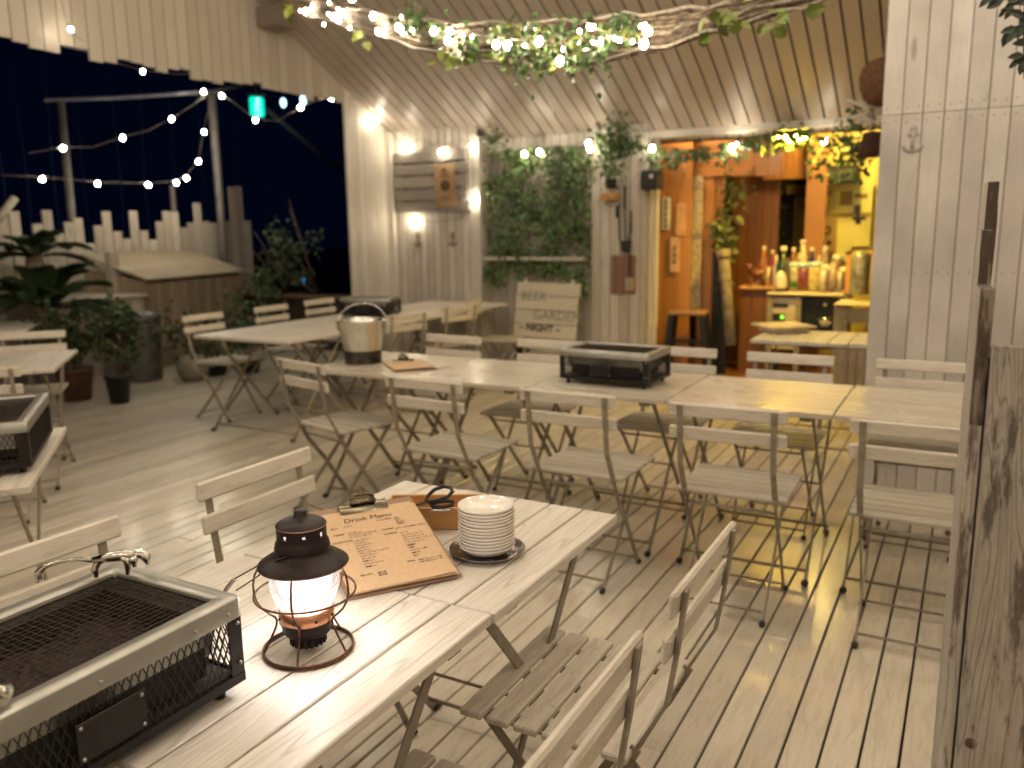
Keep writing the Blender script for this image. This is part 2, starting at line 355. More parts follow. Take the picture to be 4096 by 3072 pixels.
# ------------------------------------------------------------------ walls
def board_wall(x0, x1, yf, z0, ztop, pitch, mb, thick=.018, jit=.003, gap=.0075, seam=None, ragged=0):
    x = x0
    while x < x1-.01:
        xe = min(x+pitch, x1); zt = ztop+random.uniform(-ragged, ragged); o_ = random.uniform(0, jit)
        cuts = [z0]+([seam] if seam else [])+[zt]
        for a, b in zip(cuts[:-1], cuts[1:]): mb.box((x+gap/2, yf+o_, a+.0015), (xe-gap/2, yf+thick+o_, b-.0015))
        x = xe
def anchor(mb, c, s, ux=Vector((1, 0, 0))):
    c = Vector(c); uz = Vector((0, 0, 1)); t = s*.07
    T = lambda pts, r: mb.tube([c+ux*(a*s)+uz*(b*s) for a, b in pts], r, 5)
    T([(0, .35), (0, -.45)], t); T([(-.2, .22), (.2, .22)], t)
    T([(.1*math.cos(a*math.pi/6), .43+.1*math.sin(a*math.pi/6)) for a in range(13)], t*.8)
    T([(.38*math.cos(math.pi*(1.12+.76*a/10)), -.08+.38*math.sin(math.pi*(1.12+.76*a/10))) for a in range(11)], t)
t = thing('sign_wall', 'worn white board wall carrying the grey plank sign, next to the dark opening', 'wall', (0, 0, 0))
mb = MB(); board_wall(-5.25, -4.225, 7.0, 0, 2.375, .0836, mb); mb.build('boards', M_WALLG, t)
mb = MB(); mb.box((-4.31, 7.0-.006, 0), (-4.225, 6.999, 2.37)); mb.box((-4.225, 6.994, 0), (-4.205, 7.22, 2.27)); mb.build('corner_trim', M_WALL, t)
mb = MB(); anchor(mb, AY(1670, 958, 6.996), .13); anchor(mb, AY(1810, 958, 6.996), .13); mb.build('anchor_mark', plain('mark_brown', (.25, .18, .12), .7), t)
mb = MB()
y = 6.32
while y < 6.99:
    ye = min(y+.085, 6.995); zt = zr(y)+.06
    mb.box((-5.27, y+.002, 0), (-5.25-random.uniform(0, .003), ye-.002, min(zt, 2.74)))
    y = ye
mb.build('side_boards', M_WALLG, t)
mb = MB(); mb.box((-5.25, 6.94, 0), (-5.2, 6.998, 2.37)); mb.build('corner_post', M_WALL, t)
# recess behind the ivy
t = thing('recess_wall', 'white board wall in the recess behind the ivy', 'wall')
mb = MB(); board_wall(-4.205, -2.99, 7.22, 0, 2.262, .0836, mb); mb.build('boards', M_WALLG, t)
a = AY(1940, 1065, 7.19); b = AY(2365, 1062, 7.19)
mb = MB(); mb.box((a.x, 7.05, 1.105), (b.x-.02, 7.218, 1.135)); mb.build('shelf', M_WALL, t)
# pillar
t = thing('pillar_wall', 'white board pillar between the ivy and the doorway', 'wall')
mb = MB(); pl = AY(2365, 900, 7.14).x; pr = AY(2583, 700, 7.14).x
board_wall(pl, pr, 7.14, 0, 2.29, .094, mb); mb.build('boards', M_WALLG, t)
mb = MB(); mb.box((pl, 7.16, 0), (pl+.02, 7.22, 2.26)); mb.build('side_trim', M_WALL, t)
# doorway
t = thing('doorway', 'white framed opening into the lit orange bar room', 'doorway')
jx0 = AY(2586, 900, 7.3).x; jx1 = AY(2626, 1000, 7.3).x
mb = MB(); mb.box((jx0, 7.26, 0), (jx0+(jx1-jx0)*.55, 7.36, 2.2)); mb.box((jx0+(jx1-jx0)*.62, 7.30, 0), (jx1, 7.36, 2.2)); mb.build('jamb', M_WALL, t)
mb = MB(); mb.box((jx0-.02, 7.27, 2.17), (-.3, 7.34, 2.235), bev=.004); mb.build('lintel', M_WALL, t)
mb = MB(); mb.box((jx0-.02, 7.34, 2.21), (2.5, 7.36, 3.3)); mb.build('upper_panel', M_WALL, t)
# right wall block
t = thing('board_wall', 'large pale board wall on the right with nail rows and a faint anchor', 'wall')
mb = MB(); z1 = AY(3800, 443, 4.65).z; board_wall(-.455, 2.5, 4.65, 0, 3.56, .0925, mb, seam=z1, jit=.002, gap=.0042); mb.build('boards', wood('wall_paint_fine', (.57, .525, .475), (.24, .2, .175), 'Z', .42, .35, .08, (.32, .29, .27), .06, .2, .7, knots=.8, dirt=.95), t)
mb = MB(); y = 4.67
while y < 7.34: mb.box((-.455, y+.002, 0), (-.44, min(y+.0925, 7.34)-.002, zr(y+.09)-.03)); y += .0925
mb.build('side_boards', M_WALL, t)
mb = MB(); zz = AY(3700, 1091, 4.65).z
for i in range(32):
    xx = -.455+i*.0925
    for dx in (.022, .07):
        for z_ in (zz, z1-.035, z1+.035): mb.lathe([(.0001, 0), (.0035, 0)], 8, (xx+dx+random.uniform(-.004, .004), 4.648, z_+random.uniform(-.005, .005)), M=Matrix.Rotation(rad(90), 4, 'X'))
mb.build('nail_head', plain('nail', (.17, .12, .09), .6, .3), t)
mb = MB(); anchor(mb, AY(3652, 560, 4.649), .12); mb.build('anchor_mark', plain('mark_faint', (.44, .405, .38), .6), t)
mb = MB(); mb.box((-.43, 4.682, .01), (2.49, 4.70, 3.5)); mb.build('leak_block', plain('leak_block_dark', (.02, .016, .013), .9), t)  # unseen dark sheet added to stop light leaking through the board gaps
# walls that close the terrace behind and to the right of the camera
t = thing('side_wall', 'white board wall closing the terrace on the right', 'wall')
mb = MB(); y = -2.5
while y < 4.64: mb.box((2.5, y+.002, 0), (2.52, y+.1, zr(YR)-.05)); y += .102
mb.build('boards', M_WALL, t)
t = thing('rear_wall', 'white board wall behind the camera', 'wall')
mb = MB(); board_wall(-5.26, 2.5, -2.55, 0, 2.5, .1, mb); mb.build('boards', M_WALL, t)
# ------------------------------------------------------------------ folding chairs
def make_chair(label, group):
    t = thing('folding_chair', label, 'chair', group=group)
    mb = MB()
    for i in range(6):
        y0 = -.172+i*.0615; mb.box((-.2+random.uniform(0, .002), y0, .437), (.2-random.uniform(0, .002), y0+.0505, .452+random.uniform(-.0008, .0008)), bev=.003)
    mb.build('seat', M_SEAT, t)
    mb = MB()
    def by(z): return -.262+(.79-z)*.12
    for z0 in (.742, .657):
        M = Matrix.Translation((0, by(z0+.024)+.008, z0+.024)) @ Matrix.Rotation(rad(7), 4, 'X')
        mb.box((-.203, -.007, -.0245), (.203, .007, .0245), M, bev=.005)
    mb.build('backrest', M_CHX, t)
    for s in (-1, 1):
        mb = MB(); xx = s*.162
        P = [(xx, by(.785)-.004, .785), (xx, by(.66)-.004, .66), (xx, by(.56), .56), (xx, -.178, .455), (xx, -.13, .36), (xx, -.04, .24), (xx, .10, .015)]
        for a, b in zip(P[:-1], P[1:]): mb.bar(a, Vector(b)+(Vector(b)-Vector(a)).normalized()*.003, .006 if a[2] < .5 else .02, .022 if a[2] < .5 else .0065, (0, 1, .3), bev=.001)
        o = mb.build('leg', M_METW, t); mb = MB(); mb.ball((xx, .108, .011), .012, 6, (1, 1.5, .9)); mb.build('foot_cap', M_BLK, o)
        mb = MB(); xx = s*.146
        mb.bar((xx, .165, .43), (xx, -.225, .012), .0065, .021, (0, 1, .3), bev=.001)
        o = mb.build('leg', M_METW, t); mb = MB(); mb.ball((xx, -.235, .011), .012, 6, (1, 1.5, .9)); mb.build('foot_cap', M_BLK, o)
    for a_, b_, r_ in (((-.162, .085, .035), (.162, .085, .035), .0045), ((-.146, -.205, .04), (.146, -.205, .04), .0045), ((-.165, -.15, .395), (.165, -.15, .395), .006), ((-.146, .15, .41), (.146, .15, .41), .005)):
        mb = MB(); mb.tube([a_, b_], r_, 6); mb.build('stretcher', M_METW, t)
    for s in (-1, 1): mb = MB(); mb.bar((s*.15, -.165, .432), (s*.15, .185, .432), .018, .005); mb.build('seat_rail', M_METW, t)
    return t
CH = make_chair('white slatted folding chair at long middle table, directly below the black table grill', 'white folding chairs')
CH.location = (-1.31, 3.045, 0); CH.rotation_euler.z = rad(-1)
H = math.pi
def ch(x, y, deg, label): return clone(CH, (x, y, 0), rad(deg), label, 'white folding chairs')
ch(-.71, 3.045, 1, 'white slatted folding chair in the yellow floor reflection, near side of the middle table')
ch(-.105, 3.035, 0, 'white slatted folding chair at the middle table, cut off by the weathered picket post')
ch(-1.965, 3.05, -3, 'white slatted folding chair on the near side, below the brown clipboard')
ch(-2.74, 3.20, -14, 'white slatted folding chair turned slightly, at the middle table just below the steel bucket')
ch(-.155, 3.855, 180, 'white folding chair behind the middle table, in front of the large board wall')
ch(-.74, 3.845, 180, 'white folding chair behind the middle table, in front of the doorway table')
ch(-1.30, 3.865, 180, 'white folding chair half hidden behind the black grill on the middle table')
ch(-2.03, 3.85, 180, 'white folding chair behind the middle table, in front of the lettered plank sign')
ch(-2.67, 3.83, 176, 'white folding chair behind the middle table, just beyond the brown clipboard')
ch(-1.395, 1.55, -90, 'white folding chair across the front table, its backrest above the lantern')
ch(-1.375, .90, -92, 'white folding chair at the front table, its backrest behind the big front grill')
M_SEAT_LIT = wood('seat_paint_worn_lit', (.60, .545, .46), (.2, .16, .12), 'X', .5, .6, .55, (.36, .31, .24), .10, .3, 1.0, knots=.2)  # worn seat paint, also lightened to stand in for lantern light
def worn(o):  # gives a chair the worn seat with lantern light in its colour
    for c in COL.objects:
        if c.parent == o and c.name.startswith('seat') and not c.name.startswith('seat_rail'): c.data = c.data.copy(); c.data.materials[0] = M_SEAT_LIT
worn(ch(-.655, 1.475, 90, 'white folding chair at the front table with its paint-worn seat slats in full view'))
ch(-.66, .93, 90, 'white folding chair nearest the camera, backrest at the bottom edge of the photo')
ch(-4.94, 4.46, -88, 'white folding chair at the near left corner of the back-left table')
ch(-4.96, 5.2, -88, 'white folding chair with its back to the dark planter, left of the back-left table')
ch(-5.02, 5.86, -90, 'white folding chair left of the back-left table, beside its small grill')
ch(-3.93, 5.1, 78, 'white folding chair right of the back-left table, just right of the bucket')
ch(-3.93, 5.85, 76, 'white folding chair right of the back-left table, under the plank sign wall')
ch(-3.62, 6.35, -78, 'white folding chair standing beside the lettered plank sign')
ch(-5.15, 3.02, -130, 'white folding chair at the far end of the left tables, backrest against the tabletop edge')
ch(-4.27, 2.30, 48, 'white folding chair between the two left tables, behind the left black grill')
# ------------------------------------------------------------------ folding tables
def make_table(sx, sy, axis, mat, n, label, group, xs=1):
    t = thing('folding_table', label, 'table', group=group); mb = MB()
    for i in range(n):
        if axis == 'Y': p = sx/n; a = -sx/2+i*p; mb.box((a+.0024, -sy/2+random.uniform(0, .003), .678), (a+p-.0024, sy/2-random.uniform(0, .002), .70+random.uniform(-.0006, .0006)), bev=.0022)
        else: p = sy/n; a = -sy/2+i*p; mb.box((-sx/2+random.uniform(0, .003), a+.0022, .678), (sx/2-random.uniform(0, .003), a+p-.0022, .70+random.uniform(-.0006, .0006)), bev=.0022)
    mb.build('tabletop', mat, t)
    for s in (-1, 1):
        mb = MB()
        if axis == 'Y': mb.box((-sx/2+.02, s*(sy/2-.1)-.02, .66), (sx/2-.02, s*(sy/2-.1)+.02, .677))
        else: mb.box((s*(sx/2-.1)-.02, -sy/2+.02, .66), (s*(sx/2-.1)+.02, sy/2-.02, .677))
        mb.build('batten', M_METW, t)
    w = sx/2-.07; hy = .30
    for s in (-1, 1):
        for q in (-1, 1):
            mb = MB(); xx = s*(w-(.0 if q > 0 else .012)); mb.bar((xx, q*.24, .668), (xx, -q*hy, .012), .007, .024, (0, 1, .2), bev=.001)
            o = mb.build('leg', M_METW, t); mb = MB(); mb.ball((xx, -q*(hy+.01), .012), .014, 6, (1, 1.5, .9)); mb.build('foot_cap', M_BLK, o)
    for q in (-1, 1): mb = MB(); mb.tube([(-w, q*(hy-.02), .05), (w, q*(hy-.02), .05)], .006, 6); mb.build('stretcher', M_METW, t)
    mb = MB(); mb.tube([(-w, 0, .33), (w, 0, .33)], .004, 6); mb.build('stretcher', M_METW, t)
    return t
GT = 'white plank folding tables'
T1 = make_table(.655, .612, 'Y', M_TAB, 7, 'white planked front table carrying the railroad lantern', GT); T1.location = (-1.0575, .925, 0)
clone(T1, (-1.0555, 1.543, -.003), 0, 'white planked front table carrying the drink menu and the plate stack', GT)
clone(T1, (-1.0585, .308, 0), 0, 'white planked front table under the near end of the big grill', GT)
T2 = make_table(.648, .655, 'X', M_TABX, 7, 'white middle table with the bright yellow reflection', GT); T2.location = (-.741, 3.545, 0)
clone(T2, (-.09, 3.54, .002), 0, 'white middle table at the right end, beside the weathered picket post', GT)
clone(T2, (-1.392, 3.55, 0), 0, 'white middle table carrying the black table grill', GT)
clone(T2, (-2.043, 3.55, .0), 0, 'white middle table between the grill and the brown clipboard', GT)
clone(T2, (-2.694, 3.55, 0), 0, 'white middle table at the left end, carrying the steel bucket and brown clipboard', GT)
T3 = make_table(.90, .74, 'Y', M_TAB, 9, 'white back-left table at its near end, bare top in front of the bucket', GT); T3.location = (-4.33, 4.36, 0)
clone(T3, (-4.33, 5.105, 0), 0, 'white back-left table second from the near end', GT)
clone(T3, (-4.33, 5.85, 0), 0, 'white back-left table at the far end under the grill', GT)
clone(T3, (-4.33, 6.59, .001), 0, 'white back-left table pushed against the plank sign wall', GT)
T4 = make_table(.80, .80, 'Y', M_TAB, 8, 'white left table carrying the left black grill', GT); T4.location = (-2.87, 1.27, 0); T4.rotation_euler.z = rad(50)
T4.rotation_euler.z = rad(-40)+rad(90)
clone(T4, (-4.85, 2.63, 0), rad(48), 'white left table between the grill table and the palm', GT)
clone(T4, (-6.87, 3.68, 0), rad(50), 'white table farthest left, in front of the palm', GT)
T5 = make_table(.80, .60, 'Y', M_TAB, 7, 'small white plank table standing at the doorway', GT); T5.location = (-.79, 5.52, 0)
# ------------------------------------------------------------------ table grills
def make_grill(label, group):
    t = thing('table_grill', label, 'grill', group=group); LX, LY = .215, .14
    mb = MB()
    for sx in (-1, 1):
        for sy in (-1, 1):
            mb.bar((sx*(LX-.001), sy*(LY-.012), .03), (sx*(LX-.001), sy*(LY-.012), .135), .024, .003, (1, 0, 0)); mb.bar((sx*(LX-.012), sy*(LY-.001), .03), (sx*(LX-.012), sy*(LY-.001), .135), .024, .003, (0, 1, 0))
    mb.box((-LX, -LY, .024), (LX, LY, .028)); 
    for s in (-1, 1): mb.box((-LX, s*LY-.0015, .022), (LX, s*LY+.0015, .036)); mb.box((s*LX-.0015, -LY, .022), (s*LX+.0015, LY, .036))
    mb.build('frame', M_BSTEEL, t)
    for sx in (-1, 1):
        for sy in (-1, 1):
            mb = MB(); mb.lathe([(.0001, 0), (.009, 0), (.009, .0235), (.0001, .0235)], 10, (sx*(LX-.03), sy*(LY-.025), 0)); mb.build('foot', M_BLK, t)
    mb = MB(); mb.box((-LX+.01, -LY+.01, .0285), (LX-.01, LY-.01, .036)); mb.build('drawer', wood('charred_board', (.05, .04, .035), (.01, .008, .007), 'X', .6, .8), t)
    def lattice(o, ux, L, z0, z1):
        mb = MB(); Hh = z1-z0; sl = Hh*.42; p = .0125; n = int((L+sl)/p)+1
        for d in (1, -1):
            for i in range(n):
                x0 = -sl+i*p
                pts = [(x0, 0), (x0+sl, Hh)] if d > 0 else [(x0+sl, 0), (x0, Hh)]
                (ax, az), (bx, bz) = pts
                def clip(ax, az, bx, bz):
                    t0, t1 = 0, 1; dx = bx-ax
                    for lim, sg in ((0, 1), (L, -1)):
                        va = (ax-lim)*sg; vb = (bx-lim)*sg
                        if va < 0 and vb < 0: return None
                        if va < 0: t0 = max(t0, va/(va-vb))
                        if vb < 0: t1 = min(t1, va/(va-vb))
                    return t0, t1
                c = clip(ax, az, bx, bz)
                if not c or c[1]-c[0] < .02: continue
                A = Vector(o)+Vector(ux)*(ax+(bx-ax)*c[0])+Vector((0, 0, z0+(az+(bz-az)*c[0])))
                B = Vector(o)+Vector(ux)*(ax+(bx-ax)*c[1])+Vector((0, 0, z0+(az+(bz-az)*c[1])))
                mb.bar(A, B, .0016, .0011, Vector(ux).cross(Vector((0, 0, 1))))
        return mb
    for s in (-1, 1):
        lattice((-LX+.022, s*(LY-.0005), 0), (1, 0, 0), 2*LX-.044, .034, .135).build('mesh_side', M_BSTEEL, t)
        lattice((s*(LX-.0005), -LY+.022, 0), (0, 1, 0), 2*LY-.044, .034, .135).build('mesh_side', M_BSTEEL, t)
    mb = MB(); w = .024; zt = .16; zk = .128
    def loop(hx, hy, r, z, n=5):
        out = []
        for cx, cy, a0 in ((hx-r, hy-r, 0), (-hx+r, hy-r, 90), (-hx+r, -hy+r, 180), (hx-r, -hy+r, 270)):
            for i in range(n): a = rad(a0+90*i/(n-1)); out.append((cx+r*math.cos(a), cy+r*math.sin(a), z))
        return out
    rings = [loop(LX+.003, LY+.003, .010, zk), loop(LX+.003, LY+.003, .010, zt-.004), loop(LX+.0005, LY+.0005, .009, zt), loop(LX-w, LY-w, .010, zt), loop(LX-w-.002, LY-w-.002, .009, zt-.004), loop(LX-w-.002, LY-w-.002, .009, zt-.02), loop(LX-w-.004, LY-w-.004, .009, .075), ]
    vs = sum(rings, []); n = 20; fs = []
    for i in range(len(rings)-1):
        for j in range(n): fs.append((i*n+j, i*n+(j+1) % n, (i+1)*n+(j+1) % n, (i+1)*n+j))
    mb.add(vs, fs, .5, True); mb.build('top_rim', M_STEEL, t)
    mb = MB(); mb.box((-LX+.05, -LY+.03, .045), (LX-.05, LY-.03, .05)); 
    for s in (-1, 1): mb.box((-LX+.0475, s*(LY-.0285)-.001, .045), (LX-.0475, s*(LY-.0285)+.001, .137)); mb.box((s*(LX-.0485)-.001, -LY+.0275, .045), (s*(LX-.0485)+.001, LY-.0275, .137)); mb.box((s*(LX-.037)-.0125, -LY+.0275, .1365), (s*(LX-.037)+.0125, LY-.0275, .1385))
    mb.build('fire_pan', plain('pan_steel', (.03, .027, .026), .55, .4, noise=.3, scale=16), t)
    mb = MB(); nx, ny = 30, 18; V = []; F = []
    for i in range(nx+1):
        for j in range(ny+1): V.append((-.162+.324*i/nx, -.107+.214*j/ny, .092+.012*random.random()**2+.006*math.sin(i*.9)*math.sin(j*1.1)))
    for i in range(nx):
        for j in range(ny): a = i*(ny+1)+j; F.append((a, a+ny+1, a+ny+2, a+1))
    mb.add(V, F, .5); mb.build('charcoal', M_COAL, t)
    mb = MB(); GX, GY = LX-w-.003, LY-w-.003
    i = 0; x = -GX
    while x < GX:
        mb.tube([(x, -GY+j*(2*GY)/30, .151+.0008*math.sin(j*2.1+i*3.1)) for j in range(31)], .0008, 4, cap=False); x += .0115; i += 1
    y = -GY
    while y < GY:
        mb.tube([(-GX+j*(2*GX)/44, y, .151+.0008*math.sin(j*2.1+3.1+i*3.1)) for j in range(45)], .0008, 4, cap=False); y += .0115; i += 1
    mb.tube([(-GX, -GY, .151), (GX, -GY, .151), (GX, GY, .151), (-GX, GY, .151)], .0016, 5, closed=True)
    mb.build('grate', M_RUST, t)
    mb = MB(); mb.box((-.06, -LY-.005, .045), (.04, -LY-.0025, .1), bev=.001); o = mb.build('name_plate', M_BSTEEL, t)
    for a in (-.054, .034):
        for b in (.051, .094): mb = MB(); mb.ball((a, -LY-.005, b), .003, 6); mb.build('rivet', M_STEEL, o)
    for p_ in [(a, -LY-.0035, .14) for a in (-.17, -.02, .13, .19)]+[(LX-.009, -LY-.003, .055), (LX-.009, -LY-.003, .12), (LX+.002, -LY+.012, .055), (LX+.002, -LY+.012, .12)]: mb = MB(); mb.ball(p_, .0031, 6); mb.build('rivet', M_STEEL, t)
    return t
GG = 'black mesh table grills'
GR = make_grill('big black mesh grill with steel rim in the left foreground, beside the lantern', GG)
GR.location = (-1.078, .612, .70); GR.rotation_euler.z = rad(90)
clone(GR, (-1.41, 3.53, .70), rad(-2), 'black mesh grill with pale rim on the middle table', GG)
clone(GR, (-4.40, 5.52, .70), rad(16), 'black mesh grill on the back-left table, behind the steel bucket', GG)
g = clone(GR, (-2.72, 1.43, .70), rad(-39), 'black mesh grill at the left edge of the photo on the left table', GG); g.scale = (1.15, 1.15, 1.0)
# grate lifter lying over the far corner of the front grill
t = thing('grate_lifter', 'polished steel grate lifter with curved claws on the far left corner of the front grill', 'grate lifter', (0, 0, 0))
def GZ(x, y, z): return AZ(x*.6329, 2022+y*.6329, z)
mb = MB(); P = [GZ(250, 470, .862), GZ(245, 425, .872), GZ(290, 385, .882), GZ(380, 355, .890), GZ(500, 340, .892), GZ(610, 345, .892)]
mb.tube(P, [.006, .007, .0055, .0042, .004, .005], 10); mb.build('handle', M_CHROME, t)
mb = MB(); mb.tube([GZ(590, 345, .892), GZ(700, 325, .898), GZ(790, 312, .899), GZ(850, 320, .896)], [.005, .008, .009, .008], 10)
mb.build('neck', M_CHROME, t)
for P, rr in (([GZ(720, 330, .897), GZ(660, 330, .893), GZ(615, 365, .885), GZ(598, 410, .875), GZ(610, 455, .864)], [.006, .006, .006, .006, .003]),
              ([GZ(760, 320, .898), GZ(800, 345, .893), GZ(810, 390, .88), GZ(806, 430, .866)], [.006, .006, .005, .003]),
              ([GZ(830, 315, .897), GZ(880, 300, .895), GZ(925, 325, .89), GZ(938, 375, .878)], [.008, .009, .008, .003]),
              ([GZ(835, 325, .897), GZ(850, 350, .89), GZ(850, 385, .88)], [.006, .006, .003])):
    mb = MB(); mb.tube(P, rr, 10); mb.build('claw', M_CHROME, t)
t = thing('grate_lifter', 'rounded steel lifter end over the grill rim at the left edge', 'grate lifter', (0, 0, 0))
mb = MB(); mb.tube([GZ(-60, 1200, .875), GZ(0, 1175, .885), GZ(35, 1170, .880), GZ(30, 1215, .870), GZ(-10, 1270, .865)], [.006, .008, .009, .007, .005], 10); mb.build('bar', M_CHROME, t)
# ------------------------------------------------------------------ lantern
LC = Vector((-.945, .975, .70))
t = thing('railroad_lantern', 'lit dark bronze lantern with glass globe and copper wire cage on the front table', 'lantern', LC)
mb = MB(); mb.lathe([(.0001, .249), (.0085, .249), (.0105, .247), (.0105, .238), (.013, .236), (.016, .235), (.030, .232), (.0395, .227), (.0415, .2245)], 48); 
o = mb.build('cap', M_HAT, t)
mb = MB(); mb.lathe([(.0417, .2245), (.0422, .2235), (.0417, .2228)], 48); mb.build('cap_edge', M_COPPER, o)
mb = MB(); rows = [(.0410, .223), (.0410, .2165), (.0410, .2155), (.0410, .2085), (.0410, .199), (.0440, .195), (.0445, .190)]
# ventilated cylinder with real slots
nS = 14; seg = 56; vs = []; fs = []
for R, z in rows:
    for j in range(seg): a = 2*math.pi*j/seg; vs.append((R*math.cos(a), R*math.sin(a), z))
for i in range(len(rows)-1):
    for j in range(seg):
        if i == 2 and j % 7 == 0: continue
        fs.append((i*seg+j, (i+1)*seg+j, (i+1)*seg+(j+1) % seg, i*seg+(j+1) % seg))
mb.add(vs, fs, .5, True); mb.build('vent_ring', M_HAT, t)
mb = MB(); mb.lathe([(.0445, .190), (.046, .186), (.0435, .183), (.046, .178), (.053, .172), (.063, .166), (.0715, .160), (.0742, .1575), (.074, .1560), (.071, .158), (.060, .164), (.048, .172), (.042, .176)], 56); o = mb.build('shade', M_HAT, t)
mb = MB(); mb.tube([(.0742*math.cos(a*math.pi/28), .0742*math.sin(a*math.pi/28), .1567) for a in range(56)], .0011, 6, closed=True); mb.build('shade_rim', M_CWIRE, o)
m_globe, nt, bs = newmat('globe_glass')
out = nt.nodes['Material Output']; tr = N(nt, 'ShaderNodeBsdfTransparent'); tl = N(nt, 'ShaderNodeBsdfTranslucent'); tl.inputs[0].default_value = (.95, .95, 1, 1)
gl = N(nt, 'ShaderNodeBsdfGlossy'); gl.inputs['Roughness'].default_value = .04; lw = N(nt, 'ShaderNodeLayerWeight'); lw.inputs[0].default_value = .22
vo = N(nt, 'ShaderNodeTexVoronoi'); vo.inputs['Scale'].default_value = 190; tc = N(nt, 'ShaderNodeTexCoord'); nt.links.new(tc.outputs['Object'], vo.inputs['Vector'])
bb = ramp(nt, vo.outputs['Distance'], [(0, (1, 1, 1)), (.18, (.25, .25, .25)), (.26, (0, 0, 0))])
vc = N(nt, 'ShaderNodeTexNoise'); vc.inputs['Scale'].default_value = 60; nt.links.new(tc.outputs['Object'], vc.inputs['Vector'])
bb = math_(nt, 'MULTIPLY', bb, ramp(nt, vc.outputs[0], [(.52, (0, 0, 0)), (.6, (1, 1, 1))]))
m1 = N(nt, 'ShaderNodeMixShader'); nt.links.new(math_(nt, 'ADD', .11, math_(nt, 'MULTIPLY', bb, .5)), m1.inputs[0]); nt.links.new(tr.outputs[0], m1.inputs[1]); nt.links.new(tl.outputs[0], m1.inputs[2])
m2 = N(nt, 'ShaderNodeMixShader'); nt.links.new(math_(nt, 'MULTIPLY', lw.outputs['Fresnel'], .6), m2.inputs[0]); nt.links.new(m1.outputs[0], m2.inputs[1]); nt.links.new(gl.outputs[0], m2.inputs[2]); nt.links.new(m2.outputs[0], out.inputs[0])
mb = MB(); mb.lathe([(.045, .162), (.052, .153), (.0562, .141), (.0578, .127), (.0568, .112), (.0532, .100), (.0485, .090), (.0450, .083), (.0442, .078)], 56); mb.build('globe', m_globe, t)
mb = MB(); mb.lathe([(.0001, .158), (.02, .158), (.036, .1605)], 32); 
for i in range(12): a = i*math.pi/6; mb.ball((.032*math.cos(a), .032*math.sin(a), .154), .0042, 6)
mb.ball((0, 0, .150), .007, 10, (1, 1, .9)); mb.build('lamp', M_LAMPW, t)
mb = MB(); mb.lathe([(.0435, .081), (.0458, .080), (.0462, .060), (.0455, .0585)], 48); mb.lathe([(.0001, .079), (.0435, .079)], 48); o = mb.build('collar', M_COPPER, t)
mb = MB()
for i in range(8): a = i*math.pi/4+.3; mb.ball((.0462*math.cos(a), .0462*math.sin(a), .067), .0026, 6)
mb.build('screw', M_BLK, o)
mb = MB(); mb.lathe([(.0455, .0585), (.0462, .057), (.0445, .055), (.0425, .053), (.0425, .046), (.0415, .040), (.038, .034), (.031, .030), (.0295, .029), (.029, .018), (.026, .014), (.0001, .0125)], 48)
for i in range(20): a = i*math.pi/10; mb.box((-.002, .026, .015), (.002, .031, .028), Matrix.Rotation(a, 4, 'Z'))
mb.build('base', M_HAT, t)
for i in range(5):
    a = rad(-62+72*i); c, s = math.cos(a), math.sin(a)
    prof = [(.0725, .157), (.079, .145), (.0825, .128), (.0822, .112), (.079, .098), (.071, .084), (.060, .073), (.0515, .066), (.0490, .060), (.0500, .052), (.054, .042), (.062, .026), (.070, .010), (.0735, .004)]
    mb = MB(); mb.tube([(R*c, R*s, z) for R, z in prof], .0019, 8); mb.build('cage_wire', M_CWIRE, t)
mb = MB(); mb.tube([(.0835*math.cos(a*math.pi/28), .0835*math.sin(a*math.pi/28), .105) for a in range(56)], .002, 8, closed=True); mb.build('guard_ring', M_CWIRE, t)
mb = MB(); mb.tube([(.0745*math.cos(a*math.pi/28), .0745*math.sin(a*math.pi/28), .0025) for a in range(56)], .0022, 8, closed=True); mb.tube([(.0745*math.cos(a*math.pi/28), .0745*math.sin(a*math.pi/28), .0068) for a in range(56)], .002, 8, closed=True); mb.build('base_ring', M_CWIRE, t)
# bail handle folded to the left
mb = MB(); hA = Vector((.012, -.046, .186)); hB = Vector((-.02, .046, .186)); gA = AZ(945, 2362, .80)-LC; gB = AZ(938, 2316, .815)-LC
mb.tube([hA, hA+(gA-hA)*.15+Vector((0, -.004, .004)), hA+(gA-hA)*.6, gA], .0014, 6); mb.tube([hB, hB+(gB-hB)*.25+Vector((-.006, .012, .002)), hB+(gB-hB)*.75, gB], .0014, 6); o = mb.build('bail_handle', M_HAT, t)
mb = MB(); e = AZ(898, 2366, .79)-LC; pts = [gB, gB*.55+e*.45, e, gA]
mb.tube([gB, gB*.6+e*.4, gB*.25+e*.75, e], [.003, .0042, .0042, .003], 8)
for i in range(12): q = gB.lerp(e, .08+i*.07); mb.ball(q, .0047, 6, (1, 1, .55))
mb.build('cord_grip', plain('braid', (.33, .27, .21), .8, noise=.3, scale=200), o)
# ------------------------------------------------------------------ text helper
def text_into(mb, s, size, M, shear=0.0, align='LEFT', bold=0.0, space=1.0):
    cu = D.curves.new('t', 'FONT'); cu.body = s; cu.size = size; cu.shear = shear; cu.align_x = align; cu.offset = bold; cu.space_character = space; cu.resolution_u = 3
    ob = D.objects.new('t', cu); COL.objects.link(ob); dg = bpy.context.evaluated_depsgraph_get(); me = D.meshes.new_from_object(ob.evaluated_get(dg))
    if len(me.polygons): mb.add([M @ v.co for v in me.vertices], [tuple(p.vertices) for p in me.polygons], .5)
    D.objects.remove(ob); D.curves.remove(cu); D.meshes.remove(me)
